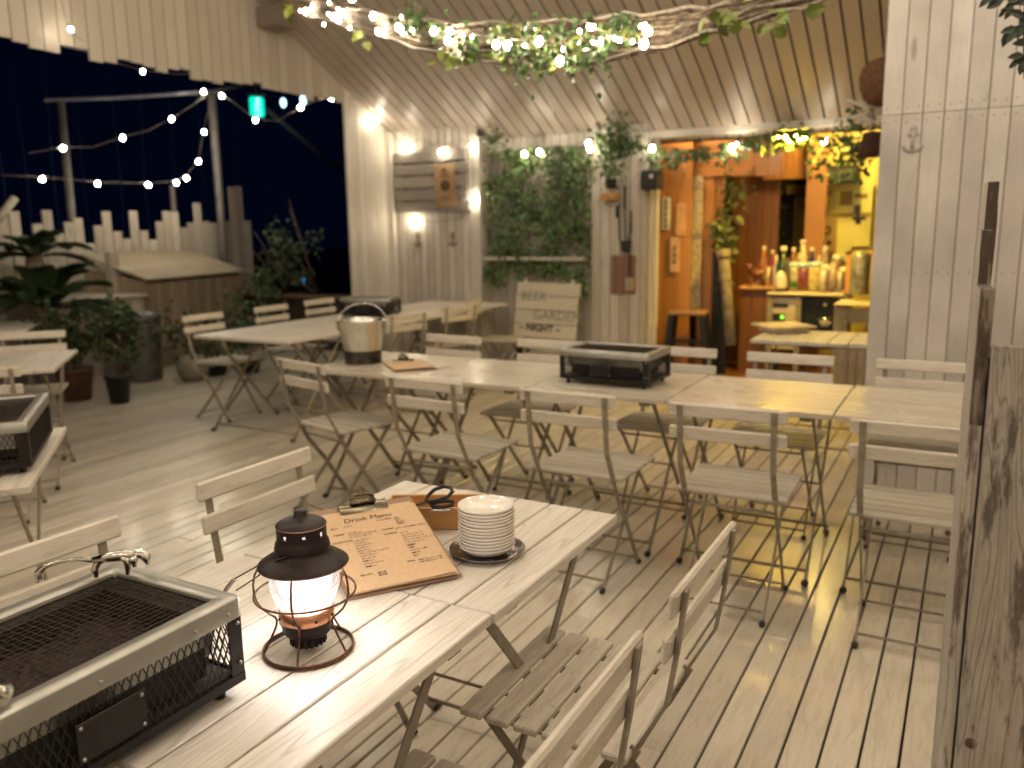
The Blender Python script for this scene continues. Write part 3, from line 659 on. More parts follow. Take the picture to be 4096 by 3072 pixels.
# ------------------------------------------------------------------ clipboard with drink menu
def frame(o, ux, uy):
    ux = Vector(ux).normalized(); uy = Vector(uy).normalized(); uz = ux.cross(uy).normalized(); uy = uz.cross(ux)
    M = Matrix((ux, uy, uz)).transposed().to_4x4(); M.translation = o; return M
def clipboard(name, label, M, W_, H_, rows=True):
    t = thing(name, label, 'clipboard menu'); t.matrix_world = M
    mb = MB(); mb.box((-W_/2, 0, 0), (W_/2, H_, .003), bev=.001); mb.build('board', M_CLIPB, t)
    for i, (dx, dy, rz) in enumerate(((.004, .004, -1.2), (-.003, .005, .6), (.001, .007, 0))):
        mb = MB(); A = Matrix.Rotation(rad(rz), 4, 'Z'); z = .0032+.0012*i; w, h = W_*.91/2, H_*.90; n = 10
        V = []; 
        for j in range(n+1):
            y = h*j/n; lift = .004*max(0, 1-y/.055)**2
            V += [A @ Vector((-w+dx, y+dy, z+lift)), A @ Vector((w+dx, y+dy, z+lift*1.5))]
        mb.add(V, [(2*j, 2*j+1, 2*j+3, 2*j+2) for j in range(n)], .5); p = mb.build('paper', M_PAPER, t)
    if rows:
        mb = MB(); zz = .0062+.0003
        def tx(s, x, y, sz, sh=.25, b=0.0): text_into(mb, s, sz, Matrix.Translation((x, y, zz)), sh, 'LEFT', b)
        tx('Drink Menu', -.058, .252, .0225, .1, .0)
        for s, x, y in (('Beer', -.092, .235), ('グラス', -.064, .236), ('Highball', -.094, .210), ('ハイボール', -.062, .2095), ('ジンジャーハイボール', -.062, .2015), ('コークハイボール', -.062, .1935),
                        ('Sour&chu-hai', -.102, .182), ('Fruit Wine', .012, .240), ('梅酒', .052, .238), ('杏酒', .052, .230), ('柚子酒', .052, .222), ('桃梅酒', .052, .214), ('Cocktail', .012, .201), ('スタッフにお尋ねください', .040, .1975),
                        ('Softdrink', .012, .183), ('Wine', .026, .074), ('戸外割りワイン 赤', .050, .072), ('戸外割りワイン 白', .050, .064), ('Syo-chu', -.078, .058), ('黒焼酎', -.043, .056), ('麦焼酎', -.043, .048)):
            tx(s, x, y, .0078 if ord(s[0]) < 128 else .0062, b=.00012)
        for i, s in enumerate(('レモンサワー', 'ウメサワー', 'ライムサワー', '柚子サワー', 'カルサワー', 'グレープフルーツサワー', 'トマトサワー', 'コークハイ', '緑茶ハイ', 'ジャスミンハイ', '烏龍ハイ')): tx(s, -.060, .178-i*.0095, .0062, b=.00012)
        for i, s in enumerate(('コーラ', 'ジンジャーエール', 'オレンジジュース', 'グレープフルーツジュース', 'パインジュース', '烏龍茶', '緑茶', 'ジャスミン茶', '炭酸水', 'おみず')): tx(s, .045, .178-i*.0098, .0062, b=.00012)
        mb.build('writing', M_INK, p)
    # spring clip
    mb = MB(); y0 = H_*.90
    prof = [(-.052, 0, .004), (.052, 0, .004)]
    sec = [(-.008, .0055), (.000, .012), (.012, .0155), (.024, .013), (.030, .005)]
    V = []; 
    for xx in (-.055, -.05, .05, .055):
        for (a, b) in sec: V.append((xx, y0+a+(abs(xx) > .051)*.002, b))
    F = [(i*5+j, (i+1)*5+j, (i+1)*5+j+1, i*5+j+1) for i in range(3) for j in range(4)]; mb.add(V, F, .5, True)
    mb.build('clip_jaw', M_BRASS, t)
    mb = MB(); out = [(-.026, 0), (.026, 0), (.025, .014), (.017, .022), (.012, .030), (0, .034), (-.012, .030), (-.017, .022), (-.025, .014)]
    A = Matrix.Translation((0, y0+.014, .014)) @ Matrix.Rotation(rad(48), 4, 'X') @ Matrix.Scale(1.15, 4)
    mb.prism(out, A, .0012)
    mb.tube([A @ Vector((x, .004, .006)) for x in (-.025, .025)], .005, 8)
    mb.tube([A @ Vector((.0065*math.cos(a*math.pi/8), .028+.0065*math.sin(a*math.pi/8), .002)) for a in range(16)], .0022, 6, closed=True)
    mb.tube([A @ Vector((.023*x, .012+(0.007 if abs(x) < .9 else 0), .004)) for x in (-1, -.6, .6, 1)], .0028, 6)
    mb.build('clip_lever', M_BRASS, t)
    return t
bc = Vector((-.936, 1.2465, .7015)); dz = .075
clipboard('clipboard', 'brown clipboard headed Drink Menu leaning on the wooden box behind the lantern', frame(bc, (.57, .82, 0), (-.82*.3, .57*.3, dz)), .24, .325)
c2 = [Vector((-2.76, 3.55, .7)), Vector((-2.585, 3.717, .7)), Vector((-2.354, 3.475, .7)), Vector((-2.506, 3.303, .7))]
clipboard('clipboard', 'brown clipboard lying flat on the middle table beside the steel bucket', frame((c2[2]+c2[3])/2+Vector((0, 0, .002)), c2[2]-c2[3], (c2[0]-c2[3])), .225, .33, False)
# cutlery box, scissors, tongs
BX = Vector((-1.105, 1.595, .6975)); t = thing('cutlery_box', 'low orange-brown wooden box under the clipboard, beside the plates', 'box', BX, rad(28))
mb = MB(); mb.box((-.112, -.05, 0), (.112, .05, .006))
for s in (-1, 1): mb.box((-.112, s*.05-.004, .001), (.112, s*.05+.004, .055), bev=.001); mb.box((s*.112-.004, -.0455, .001), (s*.112+.004, .0455, .055), bev=.001)
mb.build('case', M_BOXW, t)
t = thing('scissors', 'kitchen scissors with black loop handles sticking out of the wooden box', 'scissors', (0, 0, 0))
def SZ(x, y, z): return AZ(1700+x*.229, 1900+y*.229, z)
mb = MB(); mb.tube([SZ(*p) for p in ((20, 440, .775), (60, 350, .785), (170, 250, .80), (330, 200, .81), (450, 220, .812), (480, 290, .806), (400, 380, .795), (240, 440, .785), (90, 470, .775))], .0045, 10, closed=True); mb.build('handle', M_BLK, t)
mb = MB(); mb.tube([SZ(*p) for p in ((90, 520, .765), (220, 470, .772), (400, 450, .775), (500, 470, .772), (480, 530, .766), (300, 560, .762), (130, 560, .76))], .0045, 10, closed=True); mb.build('handle', M_BLK, t)
mb = MB(); a = SZ(40, 470, .772); mb.bar(a, a+Vector((-.10, -.04, -.035)), .014, .0015); mb.bar(a+Vector((.003, .003, -.003)), a+Vector((-.11, -.015, -.045)), .014, .0015); mb.build('blade', M_CHROME, t)
t = thing('tongs', 'thin steel tongs resting in the wooden box behind the plates', 'tongs', (0, 0, 0))
mb = MB(); mb.tube([SZ(90, 615, .757), SZ(380, 615, .757), SZ(470, 600, .757)], .0036, 8); mb.tube([SZ(370, 612, .757), SZ(400, 610, .757)], .005, 8); mb.build('arm', M_CHROME, t)
# plates on tray
PC = Vector((-.893, 1.487, .6975)); t = thing('steel_tray', 'round dark steel tray under the stack of white dishes', 'tray', PC)
mb = MB(); mb.lathe([(.0001, .002), (.062, .002), (.070, .005), (.0815, .013), (.0835, .0135), (.084, .012), (.0715, .003), (.063, 0), (.0001, 0)], 48); mb.build('dish', M_TRAY, t)
def make_plate():
    mb = MB(); mb.lathe([(.0001, .0055), (.035, .0055), (.046, .0085), (.056, .0158), (.0600, .0215), (.0615, .0222), (.0622, .0212), (.0595, .0165), (.052, .0085), (.040, .0022), (.034, .0008), (.033, 0), (.030, 0), (.029, .002), (.0001, .002)], 48)
    return mb
nP = 13; p0 = None
for i in range(nP):
    z = .7005+i*.00735; off = Vector((random.uniform(-.0012, .0012), random.uniform(-.0012, .0012), 0))
    lab = 'glossy white dish on top of the stack' if i == nP-1 else 'lowest white dish of the stack, resting on the steel tray' if i == 0 else '%s white dish from the top of the stack' % ('', 'second', 'third', 'fourth', 'fifth', 'sixth', 'seventh', 'eighth', 'ninth', 'tenth', 'eleventh', 'twelfth')[nP-1-i]
    if p0 is None: o = p0 = make_plate().build('dish', M_CERAM)
    else: o = p0.copy(); COL.objects.link(o)
    o.location = (PC.x, PC.y, z)+off if False else (PC.x+off.x, PC.y+off.y, z); tag(o, lab, 'dish', 'white dishes in the stack')
# bucket
BK = AZ(1390, 1462, .7); t = thing('steel_bucket', 'shiny steel pail with raised bail handle on the middle table', 'bucket', (-2.86, 3.50, .70))
mb = MB(); mb.lathe([(.0001, .004), (.082, .004), (.082, 0), (.085, 0), (.0865, .065), (.0885, .068), (.0895, .072), (.112, .202), (.116, .205), (.116, .209), (.112, .210), (.1095, .202), (.085, .06), (.083, .008), (.0001, .008)], 48); mb.build('pail', M_BUCK, t)
mb = MB(); mb.lathe([(.0858, .001), (.0874, .062), (.0880, .064), (.0872, .0645)], 40); mb.build('lower_band', plain('dull_band', (.12, .105, .085), .4, .8, noise=.4, scale=20), t)
mb = MB(); 
for s in (-1, 1): mb.box((s*.112-.004, -.018, .16), (s*.112+.006, .018, .205), bev=.003)
mb.build('ear', M_BUCK, t)
mb = MB(); mb.tube([Vector((.118*math.cos(a*math.pi/16), .052*math.sin(a*math.pi/16), .185+.098*math.sin(a*math.pi/16))) for a in range(17)], .0028, 8); mb.build('handle', M_BUCK, t)
t['label'] = 'shiny steel pail with raised bail handle on the middle table'; t.rotation_euler.z = rad(25); t.scale = (1.15, 1.15, 1.12)
# ------------------------------------------------------------------ picket partition at the right
t = thing('picket_partition', 'peeling weathered picket partition standing at the right edge of the photo', 'partition', (0, 0, 0))
YP = 1.06
def xp(px, Y): return AY(px*k, 1200, Y)
def TOP(px, py, Y): return AY(px*k, py*k, Y).z
specs = [(YP, 2142, 625, 2106), (YP+.10, 2146, 497, 2117), (YP+.20, 2157, 392, 2131)]
for i, (Y, pr_, py, pl_) in enumerate(specs):
    xr = AY(pr_*k, py*k+80, Y).x; xl = AY(pl_*k, py*k+80, Y).x
    if i == 0: xr = AY(2138*k, 745*k, Y).x; xl = AY(2103*k, 800*k, Y).x
    mb = MB(); zt = TOP(pr_, py, Y); zs = 30; V = []; F = []; mb.cur = 0
    nz = 60
    L = []
    for j in range(nz+1):
        z = zt*j/nz; e1 = random.uniform(-.0005, .0005); e2 = random.uniform(-.0007, .0007); b = .0012 if j < nz else .002
        dd = .085
        L.append([(xl+e1, Y+b, z), (xl+b*.6+e1, Y+e2*.5, z), (xr-b*.6+e2, Y+e2*.5, z), (xr+e2, Y+b, z), (xr+e2-.004, Y+dd, z), (xl-.0045+e1, Y+dd, z)])
    V = sum(L, [])
    for j in range(nz):
        for q in range(6):
            a = j*6+q; b_ = j*6+(q+1) % 6; F.append((a, b_, b_+6, a+6))
    F.append(tuple(nz*6+q for q in range(6)))
    mb.add(V, F, .3+.2*i)
    for fi, f in enumerate(mb.f):
        q = fi % 6 if fi < nz*6 else 1
        z = mb.v[f[0]][2]
        mb.mi[fi] = 2 if q in (4, 5) and fi < nz*6 else 1 if (z > zt-.16 or i > 0) or fi >= nz*6 else 0
    mb.build('picket', [M_PART, M_PARTD, wood('picket_side', (.46, .42, .37), (.15, .12, .09), 'Z', .6, .9, .4, (.2, .15, .11), .1, .6, 1.5)], t)
    if i == 0: XR0 = xr
mb = MB(); xg = AY(2140*k, 745*k, YP-.012).x; z7 = AY(2160*k, 746*k, YP-.012).z
xx = xg+.0016; 
for i in range(12):
    w_ = .088; nn = 40; zt = z7-(.0 if i % 2 == 0 else .004); mb.box((xx, YP-.012, 0), (xx+w_, YP+.004, zt), bev=.0015); xx += w_+.003
mb.build('panel_board', wood('grey_panel', (.53, .475, .41), (.03, .02, .014), 'Z', .6, 1.0, .8, (.06, .045, .034), .1, 1.0, 1.7, wlo=.52, dirt=.8), t)
mb = MB(); mb.box((XR0+.0006, YP+.006, 0), (xg+1.1, YP+.03, z7-.02)); mb.box((XR0+.0006, YP-.004, 0), (xg+.001, YP+.0055, z7-.004)); mb.build('gap_filler', plain('gap_dark', (.012, .009, .007), .9), t)  # dark filler added behind the boards so the gaps read as shade
kn = AY(2097*k, 1606*k, YP-.012); mb = MB(); mb.lathe([(.0001, .0035), (.004, .003), (.0065, .001), (.0075, -.002)], 16, (kn.x, YP-.012, kn.z), M=Matrix.Rotation(rad(90), 4, 'X')); 
mb.build('knot', M_PARTD, t)
# ------------------------------------------------------------------ string lights
def sag(a, b, s, n=10):
    a = Vector(a); b = Vector(b); return [a.lerp(b, i/n)+Vector((0, 0, -s*4*(i/n)*(1-i/n))) for i in range(n+1)]
_b = {}
def bulb_mesh(kind):
    if kind not in _b:
        mb = MB(); mb.lathe([(.0001, -.062), (.010, -.060), (.0185, -.052), (.022, -.041), (.0205, -.030), (.014, -.019), (.0105, -.012)], 14); o = mb.build('bulb', (M_BULB, M_BULBO, M_BULBH)[kind]); m1 = o.data; D.objects.remove(o)
        mb = MB(); mb.lathe([(.0105, -.014), (.0115, -.008), (.0115, .012), (.006, .016), (.0001, .016)], 12); o = mb.build('socket', M_CABLED); m2 = o.data; D.objects.remove(o)
        _b[kind] = (m1, m2)
    return _b[kind]
def string(label, cable, bulbs, kind=0, r=.0025, mat=None, tilt=25, group=None, scale=1.0):
    t = thing('string_light', label, 'string light', group=group)
    if cable: mb = MB(); mb.tube(cable, r, 5); mb.build('cable', mat or M_CABLED, t)
    for p in bulbs:
        b = D.objects.new('bulb', bulb_mesh(kind)[0]); COL.objects.link(b); b.parent = t; b.location = Vector(p)+Vector((0, 0, .041)); b.scale = (scale*(.85 if kind == 1 else 1),)*3
        b.rotation_euler = (rad(random.uniform(-tilt, tilt)), rad(random.uniform(-tilt, tilt)), 0)
        s = D.objects.new('socket', bulb_mesh(kind)[1]); COL.objects.link(s); s.parent = b
    return t
def q(px, py, X): return AX(px*k, py*k, X)
S1 = [q(60, 331, -7.2), q(134, 318, -7.2), q(200, 318, -7.3), q(266, 295, -7.4), q(320, 282, -7.5), q(373, 254, -7.7), q(415, 228, -7.9), q(458, 196, -8.3)]
string('string light rising from the left edge to the tall right pole', S1, [q(134, 323, -7.2), q(266, 300, -7.4), q(373, 260, -7.7), q(441, 200, -8.1)], 1, mat=M_CABLE)
S2 = [q(0, 378, -7.6), q(95, 383, -7.6), q(213, 393, -7.7), q(318, 396, -7.8), q(380, 391, -7.9), q(403, 380, -7.95), q(427, 346, -8.05), q(441, 282, -8.15), q(458, 205, -8.3)]
string('lower string light sagging above the pickets and up to the pole', S2, [q(x, y, X) for x, y, X in ((95, 390, -7.6), (213, 399, -7.7), (318, 402, -7.8), (380, 397, -7.9), (403, 387, -7.95), (427, 351, -8.05), (441, 287, -8.15))], 1, mat=M_CABLE)
S3 = [q(458, 200, -8.3), q(479, 203, -7.4), q(550, 255, -6.6), q(600, 262, -6.2), q(650, 230, -5.8), q(716, 206, -5.5)]
string('string light dipping past the green sign toward the wall corner', S3, [q(479, 209, -7.4), q(550, 262, -6.6), q(650, 235, -5.8), q(716, 214, -5.5)], 1, mat=M_CABLE)
S4 = [q(128, -20, -5.0), q(140, 30, -5.1), q(151, 65, -5.16), q(230, 130, -5.5), q(310, 152, -5.7), q(380, 160, -5.7), q(455, 158, -5.75), q(530, 172, -5.7), q(596, 186, -5.6)]
string('string light crossing the ragged gable edge, one bulb against the boards', S4, [q(151, 70, -5.14), q(310, 160, -5.7), q(455, 165, -5.75), q(596, 193, -5.6)], 0, mat=M_CABLE, scale=.62)
def w(px, py, Y): return AY(px*k, py*k, Y)
S5 = [q(716, 206, -5.5), w(780, 215, 6.4), w(815, 258, 6.7), w(850, 290, 6.9), w(870, 315, 6.93), w(910, 300, 6.93), w(950, 322, 6.9), w(985, 300, 6.9), w(1017, 312, 6.92), w(1022, 370, 6.94), w(1020, 425, 6.94), w(1000, 470, 6.94), w(940, 480, 6.94), w(888, 470, 6.94)]
string('warm string light looped around the grey plank sign', S5, [w(815, 262, 6.7), w(870, 320, 6.93), w(950, 330, 6.9), w(1017, 318, 6.92), w(1020, 432, 6.93), w(888, 478, 6.93)], 0)
S6 = [w(1017, 300, 6.95), w(1080, 318, 6.98), w(1130, 328, 6.98), w(1160, 322, 6.98), w(1220, 318, 6.98), w(1272, 305, 6.95), w(1340, 322, 7.0), w(1410, 316, 7.05), w(1500, 322, 7.15), w(1592, 306, 7.2), w(1680, 300, 7.2), w(1745, 290, 7.2), w(1785, 298, 7.2), w(1880, 280, 7.15)]
string('warm string light over the ivy and the doorway', S6, [w(1130, 335, 6.98), w(1163, 330, 7.02), w(1272, 310, 6.95), w(1276, 322, 6.9), w(1410, 322, 7.05), w(1592, 312, 7.2), w(1580, 322, 7.16), w(1745, 295, 7.2), w(1784, 306, 7.2)], 0)
# unseen strings added as fill under the roof, above and behind the photographer
OV = []
for i, (a, b, n_) in enumerate((((-3.6, 3.0, 3.85), (2.2, 3.4, 3.7), 11), ((-4.8, 1.0, 3.25), (2.3, 1.6, 3.3), 10), ((-4.8, -1.2, 2.9), (2.3, -.8, 2.95), 9))):
    c = sag(a, b, .25, 24); string('unseen string light added under the roof %s' % ('high behind the branch swag', 'directly above the front tables', 'at the rear wall behind the photographer')[i], c, [c[int(1+j*22/(n_-1))]+Vector((0, 0, -.05)) for j in range(n_)], 2, scale=1.5)
# ------------------------------------------------------------------ branch swag with lights under the roof
ctl = [(600, 8, 7.0, .05), (680, 20, 6.4, .06), (780, 46, 5.6, .07), (900, 74, 4.9, .08), (1020, 92, 4.4, .095), (1140, 100, 4.1, .108), (1260, 94, 3.9, .105), (1380, 76, 3.75, .09), (1500, 54, 3.65, .065), (1620, 24, 3.55, .052), (1760, -16, 3.5, .05), (1900, -70, 3.5, .07)]
AXS = [(AD(x*k, y*k, L_), R) for x, y, L_, R in ctl]
def axis(u):
    u = max(0, min(.9999, u))*(len(AXS)-1); i = int(u); f = u-i; f = f*f*(3-2*f)*.5+f*.5
    return AXS[i][0].lerp(AXS[i+1][0], f), AXS[i][1]*(1-f)+AXS[i+1][1]*f
UB = Vector((0, 0, 1)); SB = (AXS[-1][0]-AXS[0][0]).cross(UB).normalized()
t = thing('branch_swag', 'long woven bundle of thin brown branches hanging under the roof boards', 'branch swag')
mb = MB()
for s in range(330):
    th = random.random()*6.28; rr = random.random()**.6; u0 = random.random()*.8; u1 = min(1, u0+random.uniform(.15, .5)); tw = random.uniform(-1.2, 1.2); nn = 14; pts = []
    ph = random.random()*6
    for i in range(nn+1):
        u = u0+(u1-u0)*i/nn; c, R = axis(u); a = th+tw*(i/nn)+.12*math.sin(ph+i*1.3)
        pts.append(c+(UB*math.sin(a)*.95+SB*math.cos(a)*.6)*R*(rr+.07*math.sin(ph+i)))
    r0 = random.uniform(.002, .0055); mb.tube(pts, [r0*(1-.6*i/nn) for i in range(nn+1)], 5, r=random.random())
mb.build('branches', M_TWIG, t)
mb = MB()
for s in range(3):
    pts = []
    for i in range(30):
        c, R = axis(i/29); pts.append(c+(UB*(-.8, -.1, .85)[s]+SB*.4)*R+Vector((0, 0, .012*math.sin(i*2.1+s))))
    mb.tube(pts, .007, 6)
mb.build('binding_rope', M_ROPE, t)
sw = [(660, 30), (718, 42), (757, 3), (742, 36), (808, 40), (815, 75), (860, 65), (874, 74), (940, 75), (972, 75), (963, 96), (955, 123), (1070, 103), (1165, 97), (1213, 140), (1275, 65), (1396, 78), (1394, 104), (1098, 108)]
def swd(px):
    for a, b in zip(ctl[:-1], ctl[1:]):
        if a[0] <= px <= b[0]: f = (px-a[0])/(b[0]-a[0]); return a[2]*(1-f)+b[2]*f
    return 4
pts = [AD(x*k, (y-6)*k, swd(x)-.22) for x, y in sorted(sw) if y < 100 or x > 1100]
string('bright string light woven along the branch swag', pts, [AD(x*k, y*k, swd(x)-.22) for x, y in sw], 0, mat=M_CABLE, scale=.72)
fairy = [(random.uniform(640, 1400), 0) for i in range(34)]
fp = []
for fx, _ in fairy:
    yc = 20+(fx-600)*.16 if fx < 1100 else 100-(fx-1100)*.06
    fp.append(AD(fx*k, (yc+random.uniform(-22, 34))*k, swd(fx)-random.uniform(.05, .3)))
string('string of tiny fairy lights scattered through the branch swag', None, fp, 0, scale=.32)
def foliage(mb, c, spread, n, L0, L1, down=.5, rr=None):
    c = Vector(c)
    for i in range(n):
        p = c+Vector((random.gauss(0, 1)*spread[0], random.gauss(0, 1)*spread[1], random.gauss(0, 1)*spread[2]))
        d = Vector((random.gauss(0, 1), random.gauss(0, 1), random.gauss(-down, .7))); nr = Vector((random.gauss(0, .6), -1, random.gauss(.3, .6)))
        L = random.uniform(L0, L1); mb.leaf(p, d, nr, L, L*random.uniform(.6, .85), rr)
t = thing('leaf_garland', 'green and yellow ivy leaves tangled in the lit branch swag', 'ivy garland')
mb = MB()
for px, py, n_, sp in ((890, 35, 60, .05), (905, 60, 60, .06), (1180, 70, 90, .09), (1100, 85, 80, .08), (1250, 115, 160, .10), (1230, 110, 80, .12), (1340, 60, 90, .07), (1300, 90, 60, .06), (1020, 100, 60, .07), (1160, 125, 110, .10), (960, 60, 30, .06), (1080, 60, 30, .08)):
    foliage(mb, AD(px*k, py*k, swd(px)-.15), (sp*.8, sp*.8, sp*.5), int(n_*.8), .022, .042)
mb.build('ivy_leaves', M_IVY, t)
mb = MB()
for px, py, n_, sp, L in ((790, 80, 7, .05, .09), (980, 118, 26, .05, .07), (1000, 122, 14, .04, .07), (1230, 100, 26, .06, .06), (1210, 120, 24, .08, .06), (1400, 68, 8, .03, .06), (640, 22, 6, .05, .12), (1600, 42, 14, .06, .07), (1585, 38, 8, .05, .08), (1520, 78, 3, .02, .10), (1690, 28, 9, .05, .08), (1550, 22, 6, .05, .07), (1110, 70, 18, .07, .05), (1340, 52, 6, .04, .07), (1090, 115, 14, .06, .05)):
    foliage(mb, AD(px*k, py*k, swd(px)-.18), (sp*.8, sp*.8, sp*.45), max(3, int(n_*.7)), L*.6, L*.95)
mb.build('broad_leaves', M_IVY2, t)
# ------------------------------------------------------------------ ivy curtain, garlands, hanging plants
t = thing('ivy_curtain', 'dense green ivy curtain hanging over the white shelf between sign and pillar', 'ivy')
x0 = AY(1945, 800, 7.1).x; x1 = AY(2362, 800, 7.1).x; zt = AY(2100, 590, 7.1).z; zb = AY(2100, 1075, 7.1).z
mb = MB()
for i in range(3400):
    x = random.uniform(x0, x1); z = random.uniform(zb-.02, zt); u = (x-x0)/(x1-x0)
    dens = .62+.4*math.sin(x*9+z*5)*math.sin(z*7-x*3)
    if z < zb+.45: dens -= .25*(1-(z-zb)/.45)*(.5+.8*math.sin(u*9+1))
    if random.random() > dens: continue
    L = random.uniform(.03, .058); mb.leaf((x, random.uniform(7.03, 7.19), z), (random.gauss(0, .6), random.gauss(-.2, .3), -1+random.gauss(0, .5)), (random.gauss(0, .5), -1, random.gauss(.3, .4)), L, L*.78)
for (u, n_, dz_) in ((.03, 40, .16), (.1, 50, .22), (.2, 40, .2), (.36, 50, .24), (.58, 20, .14), (.8, 30, .2), (.9, 70, .26), (.97, 40, .3)):
    for i in range(n_):
        L = random.uniform(.03, .05); mb.leaf((x0+u*(x1-x0)+random.gauss(0, .025), random.uniform(7.0, 7.08), zb+.05-random.random()*dz_), (random.gauss(0, .6), -.3, -1), (random.gauss(0, .5), -1, .3), L, L*.75)
foliage(mb, w(1065, 300, 7.0), (.06, .05, .07), 60, .03, .055)
mb.build('ivy_leaves', M_IVY, t)
mb = MB()
for i in range(46):
    x = random.uniform(x0, x1); pts = [(x, 7.17, zt)]
    while pts[-1][2] > zb+random.uniform(-.1, .5): a = pts[-1]; pts.append((a[0]+random.gauss(0, .03), 7.17+random.uniform(-.03, .03), a[2]-.1))
    mb.tube(pts, .003, 4)
mb.build('stems', M_TWIG, t)
t = thing('door_garland', 'thin ivy garland draped along the top of the doorway', 'ivy garland'); mb = MB(); ms = MB()
base = [w(1405, 318, 7.2), w(1470, 330, 7.22), w(1540, 322, 7.22), w(1600, 312, 7.2), w(1660, 296, 7.18), w(1720, 290, 7.15), w(1780, 300, 7.15), w(1840, 305, 7.1), w(1875, 290, 7.1)]
ms.tube(base, .005, 5); ms.build('stem', M_TWIG, t)
for i in range(520):
    u = random.random()*(len(base)-1.001); j = int(u); p = base[j].lerp(base[j+1], u-j); hang = .05+.07*(math.sin(u*3.3)+1)*.5+(.12 if u > 5.5 else 0)
    L = random.uniform(.025, .055); mb.leaf(p+Vector((random.gauss(0, .03), random.gauss(-.02, .03), .03-random.random()*hang*1.6)), (random.gauss(0, .8), -.2, -1+random.gauss(0, .6)), (random.gauss(0, .5), -1, .3), L, L*.8)
foliage(mb, w(1835, 305, 7.08), (.07, .05, .09), 130, .03, .06); foliage(mb, w(1700, 292, 7.1), (.06, .04, .05), 50, .04, .06)
mb.build('ivy_leaves', M_IVY, t)
t = thing('hanging_plant', 'bushy trailing plant in a dark pot on the pillar beside the doorway', 'plant'); mb = MB()
foliage(mb, w(1325, 300, 7.02), (.11, .06, .09), 380, .025, .05); foliage(mb, w(1315, 345, 7.02), (.06, .05, .11), 260, .02, .045, 1.2); foliage(mb, w(1365, 315, 7.0), (.07, .05, .03), 90, .025, .045)
mb.build('ivy_leaves', M_IVY, t)
p = w(1320, 395, 7.05); mb = MB(); mb.lathe([(.0001, -.05), (.04, -.05), (.055, .03), (.058, .035), (.05, .03), (.0001, .02)], 18, p); mb.build('pot', M_BLK, t)
a = w(1304, 418, 7.1); b = w(1336, 432, 7.1); mb = MB(); mb.box((a.x, 7.0, b.z), (b.x, 7.139, a.z+.0), bev=.003); mb.build('bracket', M_BOXW, t)
t = thing('black_planter', 'small black square pot hung on the left door jamb', 'planter'); a = w(1396, 370, 7.2); b = w(1430, 410, 7.2)
mb = MB(); mb.box((a.x, 7.06, b.z), (b.x, 7.255, a.z), bev=.01); mb.build('pot', M_BLK, t)
mb = MB(); foliage(mb, ((a.x+b.x)/2, 7.14, a.z+.05), (.04, .04, .05), 50, .02, .04, -.8); mb.build('leaves', M_IVY, t)
mb = MB(); mb.lathe([(.0001, 0), (.02, 0)], 14, ((a.x*.35+b.x*.65), 7.058, (a.z+b.z)/2+.03), M=Matrix.Rotation(rad(90), 4, 'X')); mb.build('round_label', M_WPAPER, t)
# tools on the pillar
t = thing('fire_tongs', 'long dark fire tongs hanging on the pillar', 'tongs'); mb = MB()
for x_ in (1336, 1349): mb.tube([w(x_, 440, 7.1), w(x_+2, 520, 7.1)], .006, 6)
mb.tube([w(1333, 445, 7.1), w(1333, 470, 7.1)], .011, 6); mb.tube([w(1349, 400, 7.1), w(1349, 450, 7.1)], .010, 6); mb.build('arm', M_BLK, t)
t = thing('ash_shovel', 'small black ash shovel hanging on the pillar above a brown board', 'shovel'); mb = MB(); mb.tube([w(1363, 455, 7.09), w(1363, 500, 7.09), w(1355, 530, 7.09)], .008, 6); mb.build('handle', M_BLK, t)
c = w(1353, 532, 7.08); mb = MB(); mb.prism([(-.05, .05), (-.045, -.03), (-.02, -.06), (.02, -.06), (.045, -.03), (.05, .05)], Matrix.Translation(c) @ Matrix.Rotation(rad(90), 4, 'X'), .012); mb.build('blade', M_BLK, t)
t = thing('brown_board', 'small scorched brown board hanging low on the pillar', 'board'); a = w(1321, 552, 7.12); b = w(1372, 634, 7.12); mb = MB()
for i in range(4): mb.box((a.x+(b.x-a.x)*i/4+.001, 7.11, b.z+random.uniform(-.01, .01)), (a.x+(b.x-a.x)*(i+1)/4-.001, 7.138, a.z))
mb.build('planks', wood('scorched', (.24, .13, .08), (.08, .04, .025), 'Z', .7, .7), t)
t = thing('brush', 'pale headed brush hanging in front of the brown board', 'brush'); mb = MB(); mb.tube([w(1361, 480, 7.08), w(1360, 600, 7.08)], .007, 6); mb.build('handle', M_BLK, t)
mb = MB(); a = w(1351, 600, 7.08); b = w(1367, 628, 7.08); mb.box((a.x, 7.06, b.z), (b.x, 7.10, a.z), bev=.006); mb.build('head', M_ROPE, t)
# plank sign with poster
t = thing('plank_sign', 'grey horizontal plank sign fixed on the left wall', 'sign'); a = w(849, 330, 6.97); b = w(1014, 458, 6.97); n_ = 5; h = (a.z-b.z)/n_; mb = MB()
for i in range(n_): mb.box((a.x+random.uniform(-.01, .02), 6.955+random.uniform(0, .006), b.z+i*h+.010), (b.x+random.uniform(-.03, .02), 6.985, b.z+(i+1)*h-.010), bev=.003)
mb.add([(a.x+.25, 6.957, a.z-.002), (a.x+.55, 6.957, a.z+.035), (b.x-.1, 6.957, a.z+.01), (b.x-.05, 6.957, a.z-.01)], [(0, 3, 2, 1)])
mb.build('planks', M_GREYX, t)
mb = MB(); mb.box((a.x+.1, 6.986, b.z+.02), (a.x+.14, 6.999, a.z-.02)); mb.box((b.x-.16, 6.986, b.z+.02), (b.x-.12, 6.999, a.z-.02)); mb.build('batten', M_OLD, t)
